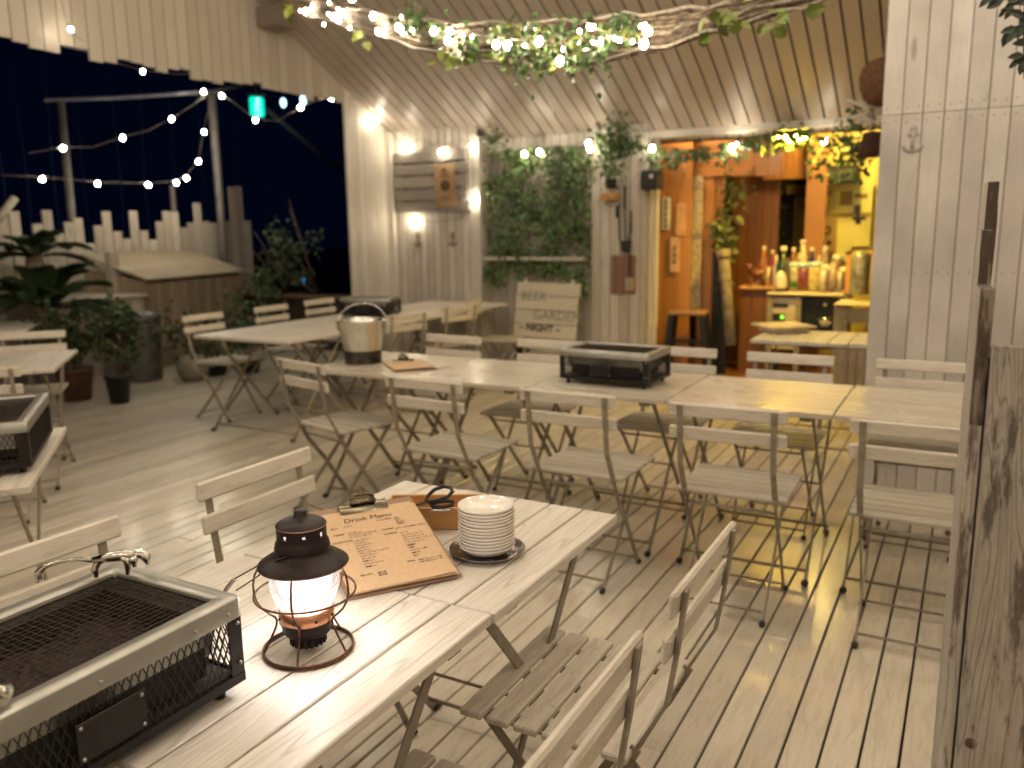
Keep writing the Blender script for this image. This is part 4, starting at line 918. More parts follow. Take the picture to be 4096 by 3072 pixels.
t = thing('poster', 'kraft paper poster with a dark round emblem on the grey plank sign', 'poster'); c = w(962, 401, 6.94); M = Matrix.Translation(c) @ Matrix.Rotation(rad(90), 4, 'X') @ Matrix.Rotation(rad(3), 4, 'Z')
hw, hh = .118, .205; mb = MB(); V = []; F = []
for i in range(5):
    for j in range(7): V.append(M @ Vector((-hw+hw*2*i/4+.004*math.sin(j*2), -hh+2*hh*j/6+.004*math.sin(i*3), .004*math.sin(i+j))))
for i in range(4):
    for j in range(6): a_ = i*7+j; F.append((a_, a_+7, a_+8, a_+1))
mb.add(V, F, .5); mb.build('sheet', plain('poster_paper', (.40, .25, .13), .7), t)
mb = MB(); MM = M @ Matrix.Translation((0, 0, .007))
mb.lathe([(.052, 0), (.034, 0)], 28, M=MM, r=.5); mb.add([MM @ Vector((x*.03, y*.03, 0)) for x, y in ((-1, .2), (-.3, 1), (.1, .3), (.9, .9), (.7, -.4), (0, -1), (-.6, -.7))], [(0, 6, 5, 4, 3, 2, 1)], .5)
mb.add([MM @ Vector((x*.03, .155+y*.02, 0)) for x, y in ((-1, 0), (0, -1), (1, 0), (0, 1))], [(0, 1, 2, 3)], .5)
for yy, ww in ((.118, .05), (.10, .035), (.085, .045), (-.10, .05), (-.118, .06), (-.132, .04)):
    n = int(ww/.009)
    for i in range(-n, n+1): mb.add([MM @ Vector((i*.009+a_, yy+b_, 0)) for a_, b_ in ((-.003, -.004), (.003, -.004), (.002, .004), (-.003, .003))], [(0, 1, 2, 3)], .5)
mb.build('emblem', plain('poster_ink', (.06, .035, .02), .7), t)
# lettered plank sign "BEER GARDEN"
t = thing('lettered_sign', 'white plank board lettered BEER GARDEN leaning low under the ivy shelf', 'sign')
P0 = w(1118, 608, 6.98); P1 = w(1252, 612, 6.98); P3 = w(1102, 745, 6.78); ux = (P1-P0).normalized(); uy = Vector((0, -.2, -1)).normalized()
Wd = (P1-P0).length; M = Matrix((ux, -uy, ux.cross(-uy).normalized())).transposed().to_4x4(); M.translation = P0
mb = MB(); hgt = .92; n_ = 7
for i in range(n_):
    z0 = -hgt*(i+1)/n_+.004; mb.box((random.uniform(-.015, .01), z0, -.018), (Wd+random.uniform(-.01, .015), -hgt*i/n_-.004, random.uniform(-.002, 0)), M, bev=.002)
mb.box((.06, -hgt, -.04), (.10, .02, -.0185), M); mb.box((Wd-.10, -hgt, -.04), (Wd-.06, .05, -.0185), M)
mb.build('planks', wood('sign_paint', (.60, .54, .42), (.3, .24, .17), 'X', .55, .4, .1, (.4, .33, .25)), t)
mb = MB(); L_ = lambda s, x, y, z, b=.0: text_into(mb, s, z, M @ Matrix.Translation((x, y, .002)) @ Matrix.Rotation(rad(-1.5), 4, 'Z'), 0, 'LEFT', b)
FP = plain('faded_paint', (.27, .235, .185), .7)
L_('BEER', .05, -.17, .125); mb.build('faded_word', FP, t); mb = MB(); L_('GARDEN', .19, -.345, .125); mb.build('faded_word', FP, t)
mb = MB(); L_ = lambda s, x, y, z, b=.0: text_into(mb, s, z, M @ Matrix.Translation((x, y, .002)) @ Matrix.Rotation(rad(-1.5), 4, 'Z'), 0, 'LEFT', b)
L_('– NIGHT –', .06, -.455, .092, .003); mb.build('black_letters', M_INK, t)
mb = MB(); st = [(.115*(1 if i % 2 == 0 else .42)*math.sin(i*math.pi/5), .115*(1 if i % 2 == 0 else .42)*math.cos(i*math.pi/5)) for i in range(10)]
st = [(a, b) for a, b in st]; MS = M @ Matrix.Translation((.10, -.66, .002)) @ Matrix.Rotation(rad(-8), 4, 'Z')
mb.add([MS @ Vector((a, b, 0)) for a, b in st]+[MS @ Vector((0, 0, 0))], [((i+1) % 10, i, 10) for i in range(10)], .5); mb.build('black_star', M_INK, t)
# brown round hanging shade, rope bundle, second brown item by the right wall
t = thing('round_shade', 'brown rounded woven shade hanging beside the right wall', 'lamp shade'); c = AY(3530, 330, 5.2); mb = MB(); mb.lathe([(.0001, .13), (.05, .125), (.09, .10), (.115, .05), (.12, 0), (.11, -.06), (.085, -.10), (.05, -.12)], 28, c, M=Matrix.Rotation(rad(-12), 4, 'Y')); mb.build('shade', plain('felt_brown', (.17, .075, .035), .85, noise=.3, scale=60, bump=.6), t)
mb = MB(); mb.tube([c+Vector((0, 0, .12)), c+Vector((.01, 0, .6))], .004, 5); mb.build('cord', M_ROPE, t)
t = thing('rope_knot', 'white rope and branch knot hanging under the brown round shade', 'rope'); mb = MB()
for a_, b_, c_ in (((3380, 395), (3440, 420), (3500, 455)), ((3440, 400), (3475, 440), (3500, 480)), ((3400, 470), (3460, 455), (3505, 400)), ((3420, 490), (3470, 470), (3510, 510)), ((3500, 400), (3525, 430), (3490, 470)), ((3470, 455), (3490, 490), (3480, 520))):
    mb.tube([AY(*a_, 5.5), AY(*b_, 5.45), AY(*c_, 5.5)], .009, 6)
mb.build('rope', M_WALL, t)
t = thing('brown_hat', 'brown felt object hanging below the rope knot at the doorway corner', 'hat'); c = AY(3487, 575, 5.9); mb = MB(); mb.lathe([(.0001, .08), (.05, .07), (.065, .02), (.075, -.05), (.10, -.08), (.06, -.07)], 20, c); mb.build('crown', plain('felt_dark', (.08, .03, .018), .9), t)
t = thing('oak_leaves', 'dark pointed leaves hanging at the top right corner', 'plant'); mb = MB()
for px, py in ((2160, 12), (2185, 22), (2200, 8), (2205, 40), (2190, 62), (2210, 65), (2212, 130), (2206, 150), (2175, 5), (2215, 95)):
    for i in range(3): L = random.uniform(.035, .065); mb.leaf(w(px+8, py-4, 3.1)+Vector((random.gauss(0, .012), random.gauss(0, .02), random.gauss(0, .012))), (random.gauss(-.8, .5), random.gauss(0, .3), random.gauss(-.3, .6)), (random.gauss(0, .3), -1, .2), L, L*.5)
mb.tube([w(2216, -30, 3.1), w(2212, 60, 3.1), w(2214, 170, 3.1)], .004, 5); mb.build('leaves', plain('leaf_dark', (.02, .03, .014), .5), t)
# ------------------------------------------------------------------ bar room behind the doorway
def S(x, y, Y): return AY(x, y, Y)
def slab(mb, xa, ya, xb_, yb, Y, d=.03, bev=0, zlo=None):
    a = S(xa, ya, Y); b = S(xb_, yb, Y); lo = (min(a.x, b.x), Y, min(a.z, b.z) if zlo is None else zlo); hi = (max(a.x, b.x), Y+d, max(a.z, b.z)); mb.box(lo, hi, bev=bev); return lo, hi
def planks(mb, xa, ya, xb_, yb, Y, n, zlo=None):
    a = S(xa, ya, Y); b = S(xb_, yb, Y); x0 = min(a.x, b.x); x1 = max(a.x, b.x); z0 = min(a.z, b.z) if zlo is None else zlo; z1 = max(a.z, b.z)
    for i in range(n): mb.box((x0+(x1-x0)*i/n+.002, Y+random.uniform(0, .003), z0), (x0+(x1-x0)*(i+1)/n-.002, Y+.03, z1))
t = thing('bar_room', 'orange timber lined bar room seen through the doorway', 'room')
mb = MB(); 
for i in range(30): mb.box((-3.6+i*.11+.001, 7.4, -.03), (-3.6+(i+1)*.11-.001, 10.6, 0.002))
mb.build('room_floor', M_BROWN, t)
mb = MB(); planks(mb, 2560, 300, 2748, 1560, 7.75, 4, 0.003); mb.build('left_partition', M_ORANGE, t)
mb = MB(); planks(mb, 2700, 520, 3130, 700, 8.02, 8); slab(mb, 2745, 676, 3010, 700, 7.98, .05, .004); mb.build('upper_partition', M_ORANGE, t)
mb = MB(); slab(mb, 2800, 700, 2832, 1540, 8.0, .05, zlo=.003); slab(mb, 2838, 700, 2868, 1540, 8.05, .05, zlo=.003); mb.build('door_post', M_ORANGE, t)
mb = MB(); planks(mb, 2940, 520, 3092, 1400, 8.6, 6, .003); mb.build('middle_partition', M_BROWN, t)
mb = MB(); planks(mb, 3060, 520, 3240, 712, 8.55, 8); mb.build('hanging_partition', M_ORANGE, t)
mb = MB(); slab(mb, 3238, 520, 3272, 1400, 8.5, .06, zlo=.003); mb.build('right_post', M_ORANGE, t)
mb = MB(); mb.box((-3.7, 10.4, 0), (1.2, 10.45, 3.2)); mb.build('back_wall', plain('dark_olive', (.05, .045, .025), .8), t)
mb = MB(); planks(mb, 3268, 500, 3640, 1400, 8.95, 12, .003); mb.build('yellow_wall', wood('yellow_boards', (.82, .68, .16), (.5, .34, .06), 'Z', .5, .5), t)
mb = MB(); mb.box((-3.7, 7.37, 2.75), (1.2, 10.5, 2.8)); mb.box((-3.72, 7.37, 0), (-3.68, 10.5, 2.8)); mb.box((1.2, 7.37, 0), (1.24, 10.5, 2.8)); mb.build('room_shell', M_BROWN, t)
t = thing('kitchen_lamp', 'bright yellow lamp lighting the kitchen behind the doorway lintel', 'lamp'); c = Vector((-1.12, 8.3, 2.36)); mb = MB(); mb.lathe([(.0001, 0), (.05, .01), (.075, .04), (.06, .08), (.0001, .10)], 18, c); mb.build('bulb', M_YEL, t)
mb = MB(); mb.lathe([(.03, .10), (.13, .05), (.135, .05), (.03, .12), (.0001, .14)], 20, c); mb.tube([c+Vector((0, 0, .14)), c+Vector((0, 0, .33))], .006, 6); mb.build('shade', M_BLK, t)
t = thing('passage_lamp', 'orange lamp above the left partition of the bar room', 'lamp'); c = Vector((-2.35, 7.62, 2.38)); mb = MB(); mb.ball(c, .045, 12); mb.build('bulb', emit('passage_glow', (1.0, .68, .33), 80), t); mb = MB(); mb.tube([c+Vector((0, 0, .04)), c+Vector((0, 0, .37))], .006, 6); mb.lathe([(.02, .03), (.07, .02), (.03, .07)], 16, c); mb.build('shade', M_BLK, t)
t = thing('patterned_curtain', 'tall cream strip curtain with small faded pattern behind the orange partition', 'curtain'); mb = MB(); slab(mb, 2740, 705, 2798, 1235, 7.92, .01); mb.build('cloth', plain('curtain_cloth', (.62, .52, .36), .8, noise=.35, scale=26, c2=(.34, .26, .15)), t)
for nm, lab, x_, y_, x2, y2, m_ in (('wall_tag', 'pale narrow tag with dark writing, upper left on the orange partition', 2648, 790, 2678, 920, M_WPAPER), ('wall_tag', 'plain peach tag, highest right on the orange partition', 2704, 815, 2742, 945, plain('peach', (.72, .40, .18), .6)), ('wall_tag', 'rounded peach tag with a mark, lowest on the orange partition', 2680, 948, 2716, 1090, plain('peach2', (.74, .46, .25), .6))):
    t = thing(nm, lab, 'tag'); mb = MB(); lo, hi = slab(mb, x_, y_, x2, y2, 7.725, .012, .005); mb.build('panel', m_, t)
    mb = MB()
    if m_ is M_WPAPER or x_ == 2680:
        for i in range(5):
            if x_ == 2680 and i in (0, 4): continue
            z = lo[2]+(hi[2]-lo[2])*(.12+.19*i); xc = (lo[0]+hi[0])/2; mb.box((xc-.022, 7.7225, z-.012), (xc+.018, 7.7245, z-.004)); mb.box((xc-.006, 7.7225, z-.025), (xc+.004, 7.7245, z+.012)); mb.box((xc-.02, 7.7225, z+.014), (xc+.022, 7.7245, z+.020))
        mb.build('marks', M_INK, t)
t = thing('cord_loop', 'thin cord loop hanging high on the orange partition', 'cord'); mb = MB(); mb.tube([S(2700, 640, 7.72), S(2698, 700, 7.72), S(2712, 735, 7.72), S(2728, 735, 7.72), S(2738, 700, 7.72), S(2736, 640, 7.72)], .006, 6); mb.build('loop', M_OLD, t)
t = thing('pineapple_plant', 'hanging dry green plant beside the rolled cloth in the bar room', 'plant'); mb = MB(); foliage(mb, S(2900, 950, 7.9), (.05, .04, .12), 170, .05, .1, .5); foliage(mb, S(2930, 780, 7.9), (.07, .04, .1), 120, .03, .06); mb.build('leaves', plain('dry_leaf', (.10, .11, .03), .6, vary=.5), t)
t = thing('rolled_cloth', 'tall grey rolled cloth leaning in the bar room entrance', 'roll'); mb = MB(); mb.tube([S(2895, 1030, 7.75), S(2905, 1150, 7.72), S(2925, 1380, 7.6)], [.055, .05, .05], 14); mb.tube([S(2892, 1000, 7.76), S(2895, 1040, 7.75)], [.07, .06], 12); mb.build('cloth', plain('cloth_grey', (.27, .22, .17), .9, noise=.3, scale=12, bump=.8), t)
t = thing('dark_gap_strip', 'narrow black strip filling the dark gap behind the rolled cloth', 'board'); mb = MB(); slab(mb, 2852, 1010, 2900, 1500, 7.85, .02); mb.build('panel', M_BLK, t)  # black strip stands in for the dark gap beside the cloth
t = thing('dark_cabinet', 'dark display cabinet in the passage at the back of the bar room', 'cabinet'); mb = MB(); slab(mb, 3088, 716, 3232, 1150, 9.7, .3); mb.build('case', plain('cab_dark', (.012, .011, .008), .6), t)
MT = plain('trinket', (.12, .13, .06), .5, vary=.5)
for i in range(22): c = S(random.uniform(3090, 3175), random.uniform(760, 1000), 9.66); mb = MB(); mb.ball(c, random.uniform(.01, .022), 5); mb.build('trinket', MT, t)
mb = MB(); slab(mb, 3148, 742, 3222, 775, 9.55, .03); slab(mb, 3178, 785, 3240, 1000, 9.5, .03); mb.build('shelf', plain('olive', (.20, .14, .03), .7), t)
t = thing('notice_sheet', 'bright yellow pinned sheet with small pictures on the kitchen wall', 'notice'); mb = MB(); slab(mb, 3268, 728, 3478, 985, 8.88, .012); slab(mb, 3340, 985, 3400, 1045, 8.88, .012); mb.build('sheet', plain('yellow_sheet', (.86, .76, .20), .35, noise=.06, scale=5), t)
mb = MB(); slab(mb, 3275, 855, 3480, 866, 8.872, .004); slab(mb, 3362, 765, 3408, 820, 8.872, .004); slab(mb, 3285, 765, 3325, 780, 8.872, .004); slab(mb, 3420, 775, 3470, 790, 8.872, .004); mb.build('picture', plain('print_brown', (.36, .24, .06), .6), t)
t = thing('poster', 'brown poster with a dark round emblem on the yellow kitchen wall', 'poster'); mb = MB(); slab(mb, 3268, 868, 3342, 1010, 8.86, .01); mb.build('sheet', plain('poster_gold', (.50, .32, .09), .6), t)
c = S(3306, 922, 8.858); mb = MB(); mb.lathe([(.045, 0), (.027, 0)], 20, c, M=Matrix.Rotation(rad(90), 4, 'X')); mb.box((c.x-.05, 8.856, c.z-.14), (c.x-.01, 8.8585, c.z-.10)); mb.box((c.x+.01, 8.856, c.z-.14), (c.x+.05, 8.8585, c.z-.10)); mb.build('emblem', M_INK, t)
t = thing('black_clamp', 'black clamp fixed on the right edge of the yellow kitchen wall', 'clamp'); mb = MB(); slab(mb, 3417, 820, 3440, 855, 8.6, .03); slab(mb, 3425, 850, 3435, 885, 8.6, .03); slab(mb, 3410, 868, 3462, 880, 8.58, .03); slab(mb, 3422, 875, 3442, 897, 8.6, .03); mb.build('jaw', M_BLK, t)
t = thing('wall_shelf', 'dark shelf with boxes above the yellow sheet', 'shelf'); mb = MB(); slab(mb, 3275, 664, 3425, 725, 8.7, .2); mb.build('case', plain('shelf_dark', (.03, .022, .012), .7), t); mb = MB(); slab(mb, 3352, 680, 3418, 722, 8.66, .03); slab(mb, 3290, 690, 3340, 722, 8.66, .03); mb.build('carton', plain('olive_box', (.07, .075, .03), .6), t)
# counters
t = thing('wood_counter', 'brown front counter with an orange wood top in the bar room', 'counter'); mb = MB(); slab(mb, 2955, 1145, 3090, 1158, 7.95, .5, .003); mb.build('top', wood('counter_top', (.62, .34, .16), (.3, .14, .05), 'X', .35, .4), t); mb = MB(); planks(mb, 2962, 1159, 3090, 1450, 8.0, 3, .003); mb.build('front', M_BROWN, t)
t = thing('white_counter', 'long white kitchen counter holding the jars, above the ovens', 'counter'); mb = MB(); slab(mb, 3066, 1170, 3372, 1186, 7.72, .55, .006); mb.build('top', plain('counter_white', (.62, .55, .45), .4), t); mb = MB(); slab(mb, 3070, 1187, 3080, 1460, 7.74, .4, zlo=.003); slab(mb, 3184, 1187, 3192, 1460, 7.74, .4, zlo=.003); slab(mb, 3364, 1187, 3372, 1460, 7.74, .4, zlo=.003); mb.build('leg', M_METW, t)
t = thing('white_oven', 'small white oven with a green lit button under the counter', 'oven'); mb = MB(); slab(mb, 3082, 1190, 3182, 1400, 7.76, .35, .008); mb.build('case', plain('oven_white', (.55, .47, .37), .4), t)
mb = MB(); slab(mb, 3080, 1213, 3152, 1230, 7.755, .004); slab(mb, 3090, 1253, 3138, 1285, 7.755, .004); mb.build('display', M_BLK, t); mb = MB(); c = S(3128, 1268, 7.752); mb.lathe([(.0001, 0), (.014, 0)], 14, c, M=Matrix.Rotation(rad(90), 4, 'X')); mb.build('button', emit('green_led', (.25, 1.0, .05), 1.2), t)
t = thing('black_oven', 'black oven with steel handles between the white counter legs', 'oven'); mb = MB(); slab(mb, 3194, 1192, 3362, 1400, 7.78, .35, .004); mb.build('case', plain('oven_black', (.012, .013, .012), .25), t); mb = MB(); mb.tube([S(3265, 1278, 7.74), S(3330, 1270, 7.74)], .012, 8); mb.ball(S(3300, 1220, 7.74), .022, 8); mb.build('handle', M_CHROME, t)
t = thing('side_table', 'white kitchen side table at the right edge of the doorway', 'table'); mb = MB(); slab(mb, 3335, 1214, 3520, 1226, 7.3, .5, .004); mb.build('top', plain('side_white', (.60, .50, .38), .45), t); mb = MB(); slab(mb, 3337, 1228, 3377, 1460, 7.34, .05, zlo=.003); slab(mb, 3380, 1232, 3500, 1296, 7.36, .03); mb.build('leg', M_METW, t)
bt = [  # x, top, base, radius(px), kind, colour, label
 (3050, 985, 1150, 17, 'bottle', (.45, .16, .06), 'amber bottle with peach cap, leftmost on the bar counter'), (3085, 1000, 1150, 16, 'bottle', (.35, .04, .06), 'bottle with a dark red top behind the amber bottle'), (3128, 985, 1165, 26, 'bottle', (.03, .06, .02), 'dark green bottle with black body and white label'),
 (3168, 990, 1150, 16, 'bottle', (.40, .16, .10), 'reddish bottle behind the blue lidded jars'), (3205, 960, 1130, 24, 'bottle', (.65, .55, .40), 'tall clear bottle with cream cap at the centre of the bar'), (3243, 990, 1140, 16, 'bottle', (.02, .03, .30), 'deep blue bottle behind the jars'),
 (3170, 1050, 1160, 24, 'jar', (.55, .48, .36), 'glass jar with pale blue lid and green base'), (3213, 1050, 1160, 24, 'jar', (.22, .05, .06), 'glass jar with pale blue lid and dark red syrup'), (3258, 1048, 1163, 26, 'jar', (.58, .46, .22), 'glass jar with pale blue lid and golden syrup'),
 (3310, 1060, 1165, 28, 'jug', (.20, .13, .12), 'grey brown jug with pale lid right of the jars'), (3345, 1020, 1150, 20, 'jug', (.30, .20, .16), 'brown jug behind the pale lidded jug'), (3295, 985, 1120, 10, 'jug', (.60, .50, .42), 'white stand with a flat top behind the jug'), (3375, 1070, 1160, 20, 'jug', (.08, .05, .03), 'dark brown jug at the right end of the bar')]
for x_, yt, yb, R, kd, cc, lab in bt:
    kd2 = {'bottle': 'bottle', 'jar': 'jar', 'jug': 'jug'}[kd]
    Yb = 7.95 if yb > 1155 else 8.15; b = S(x_, yb, Yb); tp = S(x_, yt, Yb); hh_ = tp.z-b.z; rr = R*.00245
    t = thing(kd2, lab, kd2, (b.x, Yb, .845 if True else 0)); t.location.z = b.z; mb = MB()
    if kd == 'bottle': mb.lathe([(.0001, 0), (rr, 0), (rr, hh_*.55), (rr*.85, hh_*.64), (rr*.38, hh_*.74), (rr*.35, hh_*.93), (.0001, hh_*.93)], 18)
    else: mb.lathe([(.0001, 0), (rr*.9, 0), (rr, hh_*.15), (rr, hh_*.72), (rr*.8, hh_*.84), (.0001, hh_*.84)], 18)
    mb.build('body', plain('liq_%d' % x_, cc, .12, noise=.25, scale=22, coat=.5), t)
    mb = MB()
    if kd == 'bottle': mb.lathe([(rr*.4, hh_*.90), (rr*.45, hh_*.93), (rr*.45, hh_), (.0001, hh_)], 14)
    else: mb.lathe([(rr*.85, hh_*.83), (rr*.98, hh_*.86), (rr*.95, hh_), (.0001, hh_)], 18)
    mb.build('lid', plain('lid_%d' % x_, (.42, .55, .62) if kd == 'jar' else (.70, .60, .50), .4), t)
    if x_ in (3128, 3170): mb = MB(); mb.lathe([(rr*1.03, hh_*.1), (rr*1.03, hh_*.32)], 16); mb.build('band', plain('band_%d' % x_, (.02, .12, .01) if x_ == 3170 else (.6, .55, .5), .5), t)
for i, (x_, yt, yb, R, cc, lab) in enumerate(((3070, 1065, 1150, 9, (.6, .5, .4), 'small pale shaker on the orange counter top'), (3100, 1020, 1150, 12, (.7, .6, .55), 'frosted white bottle between the amber and green bottles'), (3148, 1030, 1160, 11, (.12, .08, .05), 'thin dark bottle just left of the blue lidded jars'),
        (3186, 1010, 1145, 11, (.30, .22, .14), 'thin tan bottle behind the blue lidded jars'), (3228, 1005, 1145, 12, (.10, .04, .04), 'thin wine coloured bottle right of the tall clear bottle'), (3270, 1020, 1145, 12, (.55, .45, .38), 'pale bottle right of the deep blue bottle'),
        (3330, 1050, 1160, 14, (.45, .36, .30), 'cloudy tumbler beside the pale lidded jug'), (3358, 1085, 1165, 12, (.5, .4, .36), 'small pale cup in front of the brown jug'), (3035, 1085, 1150, 9, (.62, .42, .32), 'tiny peach cup beside the carved animal'), (3290, 1075, 1168, 12, (.6, .54, .5), 'small glass between the golden jar and the jug'))):
    Yb = 7.9 if yb > 1155 else 8.05; b = S(x_, yb, Yb); hh_ = S(x_, yt, Yb).z-b.z; rr = R*.00245; kd = 'bottle' if 'bottle' in lab else 'cup'
    t = thing(kd, lab, kd, (b.x, Yb, b.z)); mb = MB()
    if kd == 'bottle': mb.lathe([(.0001, 0), (rr, 0), (rr, hh_*.6), (rr*.4, hh_*.75), (rr*.38, hh_), (.0001, hh_)], 14)
    else: mb.lathe([(.0001, .003), (rr*.8, .003), (rr*.95, hh_), (rr, hh_), (rr*.85, 0), (.0001, 0)], 14)
    mb.build('body', plain('bar_%d' % i, cc, .15, noise=.25, scale=25, coat=.5), t)
t = thing('white_figurine', 'rounded white china figurine in front of the jars', 'figurine'); c = S(3120, 1155, 7.85); mb = MB(); mb.lathe([(.0001, 0), (.05, .0), (.06, .03), (.058, .08), (.045, .12), (.03, .15), (.0001, .165)], 18, c); mb.build('body', plain('china', (.72, .62, .58), .2, coat=.5), t)
t = thing('horse_figurine', 'reddish brown carved animal figurine on the orange counter top', 'figurine'); c = S(3015, 1146, 8.0); mb = MB(); mb.ball(c+Vector((.03, 0, .12)), .06, 10, (1.3, .8, .8)); mb.tube([c+Vector((-.02, 0, .14)), c+Vector((-.06, 0, .2)), c+Vector((-.10, 0, .18))], [.035, .025, .015], 8)
for dx in (-.03, .09):
    for dy in (-.025, .025): mb.tube([c+Vector((dx, dy, .10)), c+Vector((dx, dy, 0))], [.016, .01], 6)
mb.build('body', plain('carved', (.20, .06, .025), .4, noise=.3), t)
t = thing('glass_dispenser', 'tall ribbed glass dispenser with a wooden frame at the right of the bar', 'dispenser'); c = S(3435, 1178, 7.7); mb = MB(); mb.lathe([(.0001, 0), (.075, .0), (.08, .02), (.078, .33), (.06, .36), (.0001, .37)], 24, c); mb.build('jar', plain('ribbed_glass', (.36, .34, .30), .1, .4, noise=.3, scale=18), t); mb = MB(); a = S(3388, 1005, 7.78); mb.box((a.x, 7.75, c.z), (a.x+.04, 7.79, a.z)); mb.box((a.x, 7.75, a.z-.03), (a.x+.25, 7.79, a.z)); mb.build('frame', M_BOXW, t)
t = thing('yellow_floodlight', 'small yellow floodlight among the ivy over the right half of the doorway', 'floodlight'); c = w(1712, 297, 7.18); mb = MB(); mb.ball(c, .034, 12, (3.6, 1, 1.1)); mb.build('bulb', emit('flood_yellow', (1.0, .63, .05), 560), t)
mb = MB(); mb.box((c.x-.15, c.y-.05, c.z+.055), (c.x+.15, c.y+.06, c.z+.065), bev=.003); mb.box((c.x-.15, c.y+.045, c.z-.045), (c.x+.15, c.y+.058, c.z+.054)); mb.box((c.x-.15, c.y-.052, c.z+.01), (c.x+.15, c.y-.048, c.z+.054))
for s_ in (-1, 1): mb.box((c.x+s_*.148-.004, c.y-.046, c.z-.03), (c.x+s_*.148+.004, c.y+.044, c.z+.054))
mb.build('hood', M_BLK, t)
# stool
c = AY(2735, 1240, 7.35); t = thing('metal_stool', 'dark metal stool with a square wood seat just inside the doorway', 'stool', (c.x, 7.5, 0), rad(8)); sz_ = c.z-.02; mb = MB(); mb.box((-.17, -.16, sz_-.03), (.17, .16, sz_), bev=.008); mb.build('seat', M_CLIPB, t)
for sx in (-1, 1):
    for sy in (-1, 1): mb = MB(); mb.bar((sx*.14, sy*.13, sz_-.03), (sx*.2, sy*.19, .003), .05, .02, (0, 1, 0), bev=.003); mb.build('leg', M_BSTEEL, t)
mb = MB(); mb.bar((-.17, -.16, sz_*.6), (.17, -.16, sz_*.6), .03, .012); mb.bar((-.17, .16, sz_*.5), (.17, .16, sz_*.5), .03, .012); mb.build('rung', M_BSTEEL, t)
# doorway table tray and cup
t = thing('wood_tray', 'pale thin wooden tray overhanging the left corner of the doorway table', 'tray', (-1.08, 5.70, .7025), rad(38)); mb = MB(); mb.box((-.16, -.15, .03), (.16, .15, .045), bev=.004); mb.box((-.12, -.11, 0), (.12, .11, .03)); mb.build('board', plain('pale_wood', (.75, .60, .36), .5), t)
t = thing('small_dish', 'small yellowish dish on the doorway table', 'dish', tuple(AZ(3300, 1305, .705))); mb = MB(); mb.lathe([(.0001, .002), (.02, .002), (.04, .03), (.042, .03), (.022, 0), (.0001, 0)], 16); mb.ball((0, 0, .03), .028, 8, (1, 1, .6)); mb.build('bowl', plain('dish_yellow', (.7, .6, .28), .4), t)
t = thing('waste_bin', 'grey slatted bin standing in the dark beside the right wall', 'bin', (-.66, 6.6, 0)); mb = MB()
for i in range(5): mb.box((-.15+i*.06, -.15, 0), (-.15+(i+1)*.06-.006, -.13, .52))
mb.box((-.15, -.129, 0), (.15, .15, .5)); mb.build('body', M_FENCE, t)
# ------------------------------------------------------------------ outdoor side: fence, boxes, poles, plants
FX = -8.55
t = thing('picket_fence', 'uneven height white picket fence at the back left of the terrace', 'fence')
hs = [(20, 455), (42, 545), (62, 520), (80, 482), (97, 458), (118, 500), (133, 457), (155, 480), (170, 472), (185, 522), (205, 490), (222, 456), (245, 500), (262, 518), (278, 470), (291, 455), (312, 500), (330, 520), (346, 482), (360, 457), (377, 457), (395, 494), (411, 482), (421, 438), (437, 500), (445, 480), (462, 482), (480, 480)]
y = q(-60, 480, FX).y; yend = q(532, 480, FX).y; mb = MB()
def hpick(y):
    best = min(hs, key=lambda h: abs(q(h[0], 480, FX).y-y)); return q(best[0], best[1], FX).z
while y < yend:
    wd = .115; px_z = hpick(y+wd/2)
    if q(490, 480, FX).y < y+wd/2 < q(523, 480, FX).y: px_z = q(507, 403, FX).z
    mb.box((FX+random.uniform(0, .01), y+.004, 0), (FX+.022+random.uniform(0, .01), y+wd-.004, px_z+random.uniform(-.02, .02)), bev=.003); y += wd
mb.build('pickets', M_FENCE, t)
mb = MB(); mb.box((FX-.05, 2.5, .4), (FX-.002, yend, .48)); mb.box((FX-.05, 2.5, 1.2), (FX-.002, yend, 1.28)); mb.build('rail', M_OLDX, t)
# storage box with sloping lid
t = thing('storage_box', 'big weathered plank storage box with a sloping lid in front of the fence', 'box')
A = Vector((-7.50, 5.75, 0)); B = Vector((-7.85, 7.35, 0)); hf = .93; mb = MB(); n_ = 16; dvec = (B-A); nrm = Vector((-dvec.y, dvec.x, 0)).normalized()
if nrm.x > 0: nrm = -nrm
for i in range(n_):
    a = A+dvec*(i/n_)+dvec.normalized()*.003; b = A+dvec*((i+1)/n_)-dvec.normalized()*.003; mb.bar(a+Vector((0, 0, (hf-.03)/2)), b+Vector((0, 0, (hf-.03)/2)), .022, hf-.03, (0, 0, 1))
mb.build('front_planks', M_OLD, t)
for e in (A, B):
    mb = MB()
    for i in range(7): a = e+nrm*(.11*i+.02); mb.bar(a+Vector((0, 0, (hf+.02*i)/2)), a+nrm*.105+Vector((0, 0, (hf+.02*i)/2)), .02, hf+.02*i, (0, 0, 1))
    mb.build('end_planks', M_OLD, t)
mb = MB(); lv = nrm*.82+Vector((0, 0, .26))
for i in range(6):
    a = A-nrm*.05-dvec.normalized()*.06+Vector((0, 0, hf))+lv*(i/6); b = B-nrm*.05+dvec.normalized()*.06+Vector((0, 0, hf))+lv*(i/6); c = lv/6*.985; up = Vector((0, 0, .022))
    mb.add([a, b, b+c, a+c, a+up, b+up, b+c+up, a+c+up], [(0, 3, 2, 1), (4, 5, 6, 7), (0, 1, 5, 4), (2, 3, 7, 6), (0, 4, 7, 3), (1, 2, 6, 5)])
mb.build('lid', M_OLDX, t)
t = thing('low_cabinet', 'lower white plank cabinet left of the big storage box', 'cabinet'); mb = MB(); a = AZ(333, 1400, .2); Y0, Y1 = 4.72, 5.72
y = Y0
